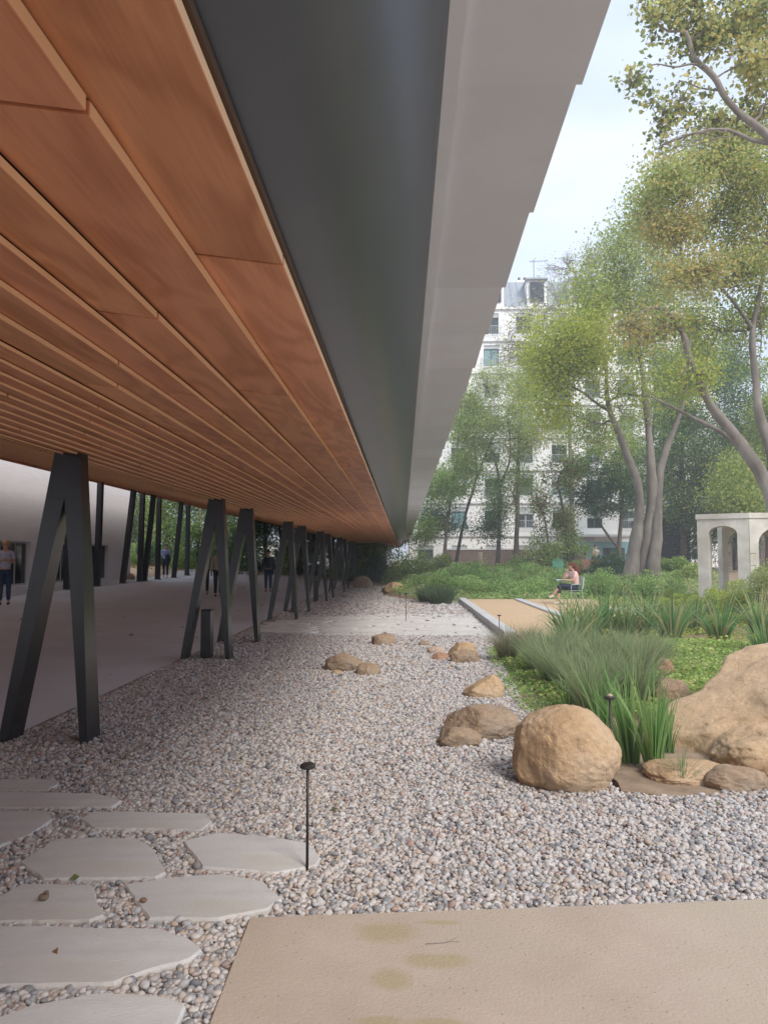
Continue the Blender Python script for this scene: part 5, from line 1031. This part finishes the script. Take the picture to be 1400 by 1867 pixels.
def foot(u, v, hpx, H):   # place so that figure of height H spans hpx pixels from v up
    d = H*F/hpx; p = W(u, v, d); return p, d
p = W(8, 1113, 19.6); person('woman with blond bob in a lavender shirt and jeans at the left edge', (p.x, 19.6, gzf(p.x, 19.6)+.01), R(25), stand(0, 'fold'), 'shirt_lav', 'denim', 'hair_blond', 'black', 'short', .45, sc=.98)
p = W(302, 1058, 38.5); person('man in a light blue shirt holding a dark jacket, walking beyond the rear columns', (p.x, 38.5, gzf(p.x, 38.5)+.01), R(12), stand(.12, 'hold'), 'shirt_blue', 'navy', 'hair_grey', 'khaki', 'long')
q_ = MB().tube([(p.x+.16, 38.28, gzf(p.x, 38.5)+1.22), (p.x+.2, 38.25, gzf(p.x, 38.5)+1.0), (p.x+.18, 38.27, gzf(p.x, 38.5)+.72)], [.09, .15, .10], 10).build('jacket', M['navy'], smooth=True); rebase(q_); tag(q_, 'dark jacket hanging over the arm of the man in light blue', 'jacket')
p = W(397, 1101, 26.6); person('walking person in a cream top and black trousers, seen from behind', (p.x, 26.6, gzf(p.x, 26.6)+.01), R(185), stand(.10), 'cream', 'black', 'hair_brown', 'black', 'long', .3)
p = W(373, 1098, 27.2); person('walking person in a maroon jacket beside the one in cream', (p.x, 27.2, gzf(p.x, 27.2)+.01), R(190), stand(.08), 'maroon', 'black', 'hair_brown', 'black', 'long', .3, sc=.98)
p = W(489, 1083, 31.5); person('standing person in a dark jacket and blue jeans between the third and fourth columns', (p.x, 31.5, gzf(p.x, 31.5)+.01), R(10), stand(0.03), 'teal_dark', 'denim', 'hair_brown', 'black', 'long')
# seated woman, facing left and slightly to us, one knee over the other, reading
J = dict(pelvis=(0, .06, .53), waist=(0, .09, .68), chest=(0, .05, .86), neck=(0, .0, 1.05), hip_l=(.08, .0, .52), hip_r=(-.08, .0, .52), kn_l=(.04, -.44, .62), an_l=(-.10, -.64, .30), kn_r=(-.08, -.42, .50), an_r=(-.07, -.50, .085),
         sh_l=(.17, .03, .98), sh_r=(-.17, .02, .98), el_l=(.22, -.10, .76), wr_l=(.06, -.34, .76), el_r=(-.17, -.26, .80), wr_r=(-.05, -.20, 1.03), toe_l=(-.03, -.12, -.07), cuff=.45)
cpos = Vector((sp.x+.28, sp.y+.35, ZC)); person('seated woman with long reddish hair and bare arms, legs crossed, reading', tuple(cpos), R(-75), J, 'blush', 'navy', 'hair_red', 'shoe_white', 'short', .9, head_pitch=1)
rt = Matrix.Rotation(R(-75), 3, 'Z'); q = cpos+rt @ Vector((0, -.40, .74)); bk = empty('magazine', q, 'open bluish magazine on the knees of the seated woman', 'magazine')
for s in (-1, 1): o = MB().hexa([(0, -.12, 0), (s*.17, -.12, .03), (s*.17, .12, .03), (0, .12, 0), (0, -.12, .008), (s*.17, -.12, .038), (s*.17, .12, .038), (0, .12, .008)]); me_o = Vector(q); o.v = [tuple(Vector(v)+me_o) for v in o.v]; o.build('page', M['paper'], bk)
bk.rotation_euler = (0, 0, R(-75))
hb_ = MB().tube([tuple(cpos+rt @ Vector((0, .16, 1.16))), tuple(cpos+rt @ Vector((0, .20, 1.0))), tuple(cpos+rt @ Vector((0, .20, .86)))], [.07, .10, .05], 10)
pr = [o for o in bpy.data.objects if o.get('label', '').startswith('seated woman')][0]
lh = MB().tube([(0, .09, 1.22), (0, .14, 1.05), (0, .17, .90)], [.085, .12, .05], 10); ORG[pr.name] = Vector((0, 0, 0)); lh.build('long_hair', M['hair_red'], pr, smooth=True)
p = W(1086, 1030, 40); person('distant person in brown sitting among the bushes behind the red bench', (p.x, 40, gzf(p.x, 40)+.02), R(20), stand(0, 'hold'), 'khaki', 'black', 'hair_brown', sc=.95)
p = W(888, 990, 54); person('distant person in a bright blue top seen above the garden wall', (p.x, 58, .62), R(0), stand(), 'shirt_blue', 'black', 'hair_brown', sc=1.0)
hz = MB().box((-430, -310, -1.2), (430, 510, 32)).build('haze', None); tag(hz, kind='stuff')
hm = bpy.data.materials.new('haze_air'); hm.use_nodes = True; hm.node_tree.nodes.clear(); pv = hm.node_tree.nodes.new('ShaderNodeVolumePrincipled'); om = hm.node_tree.nodes.new('ShaderNodeOutputMaterial')
pv.inputs['Density'].default_value = .0030; pv.inputs['Color'].default_value = (.93, .95, 1, 1); hm.node_tree.links.new(pv.outputs[0], om.inputs['Volume']); hz.data.materials.append(hm)
print('objects', len(bpy.data.objects), 'tris', sum(sum(len(p.vertices)-2 for p in o.data.polygons) for o in bpy.data.objects if o.type == 'MESH'))
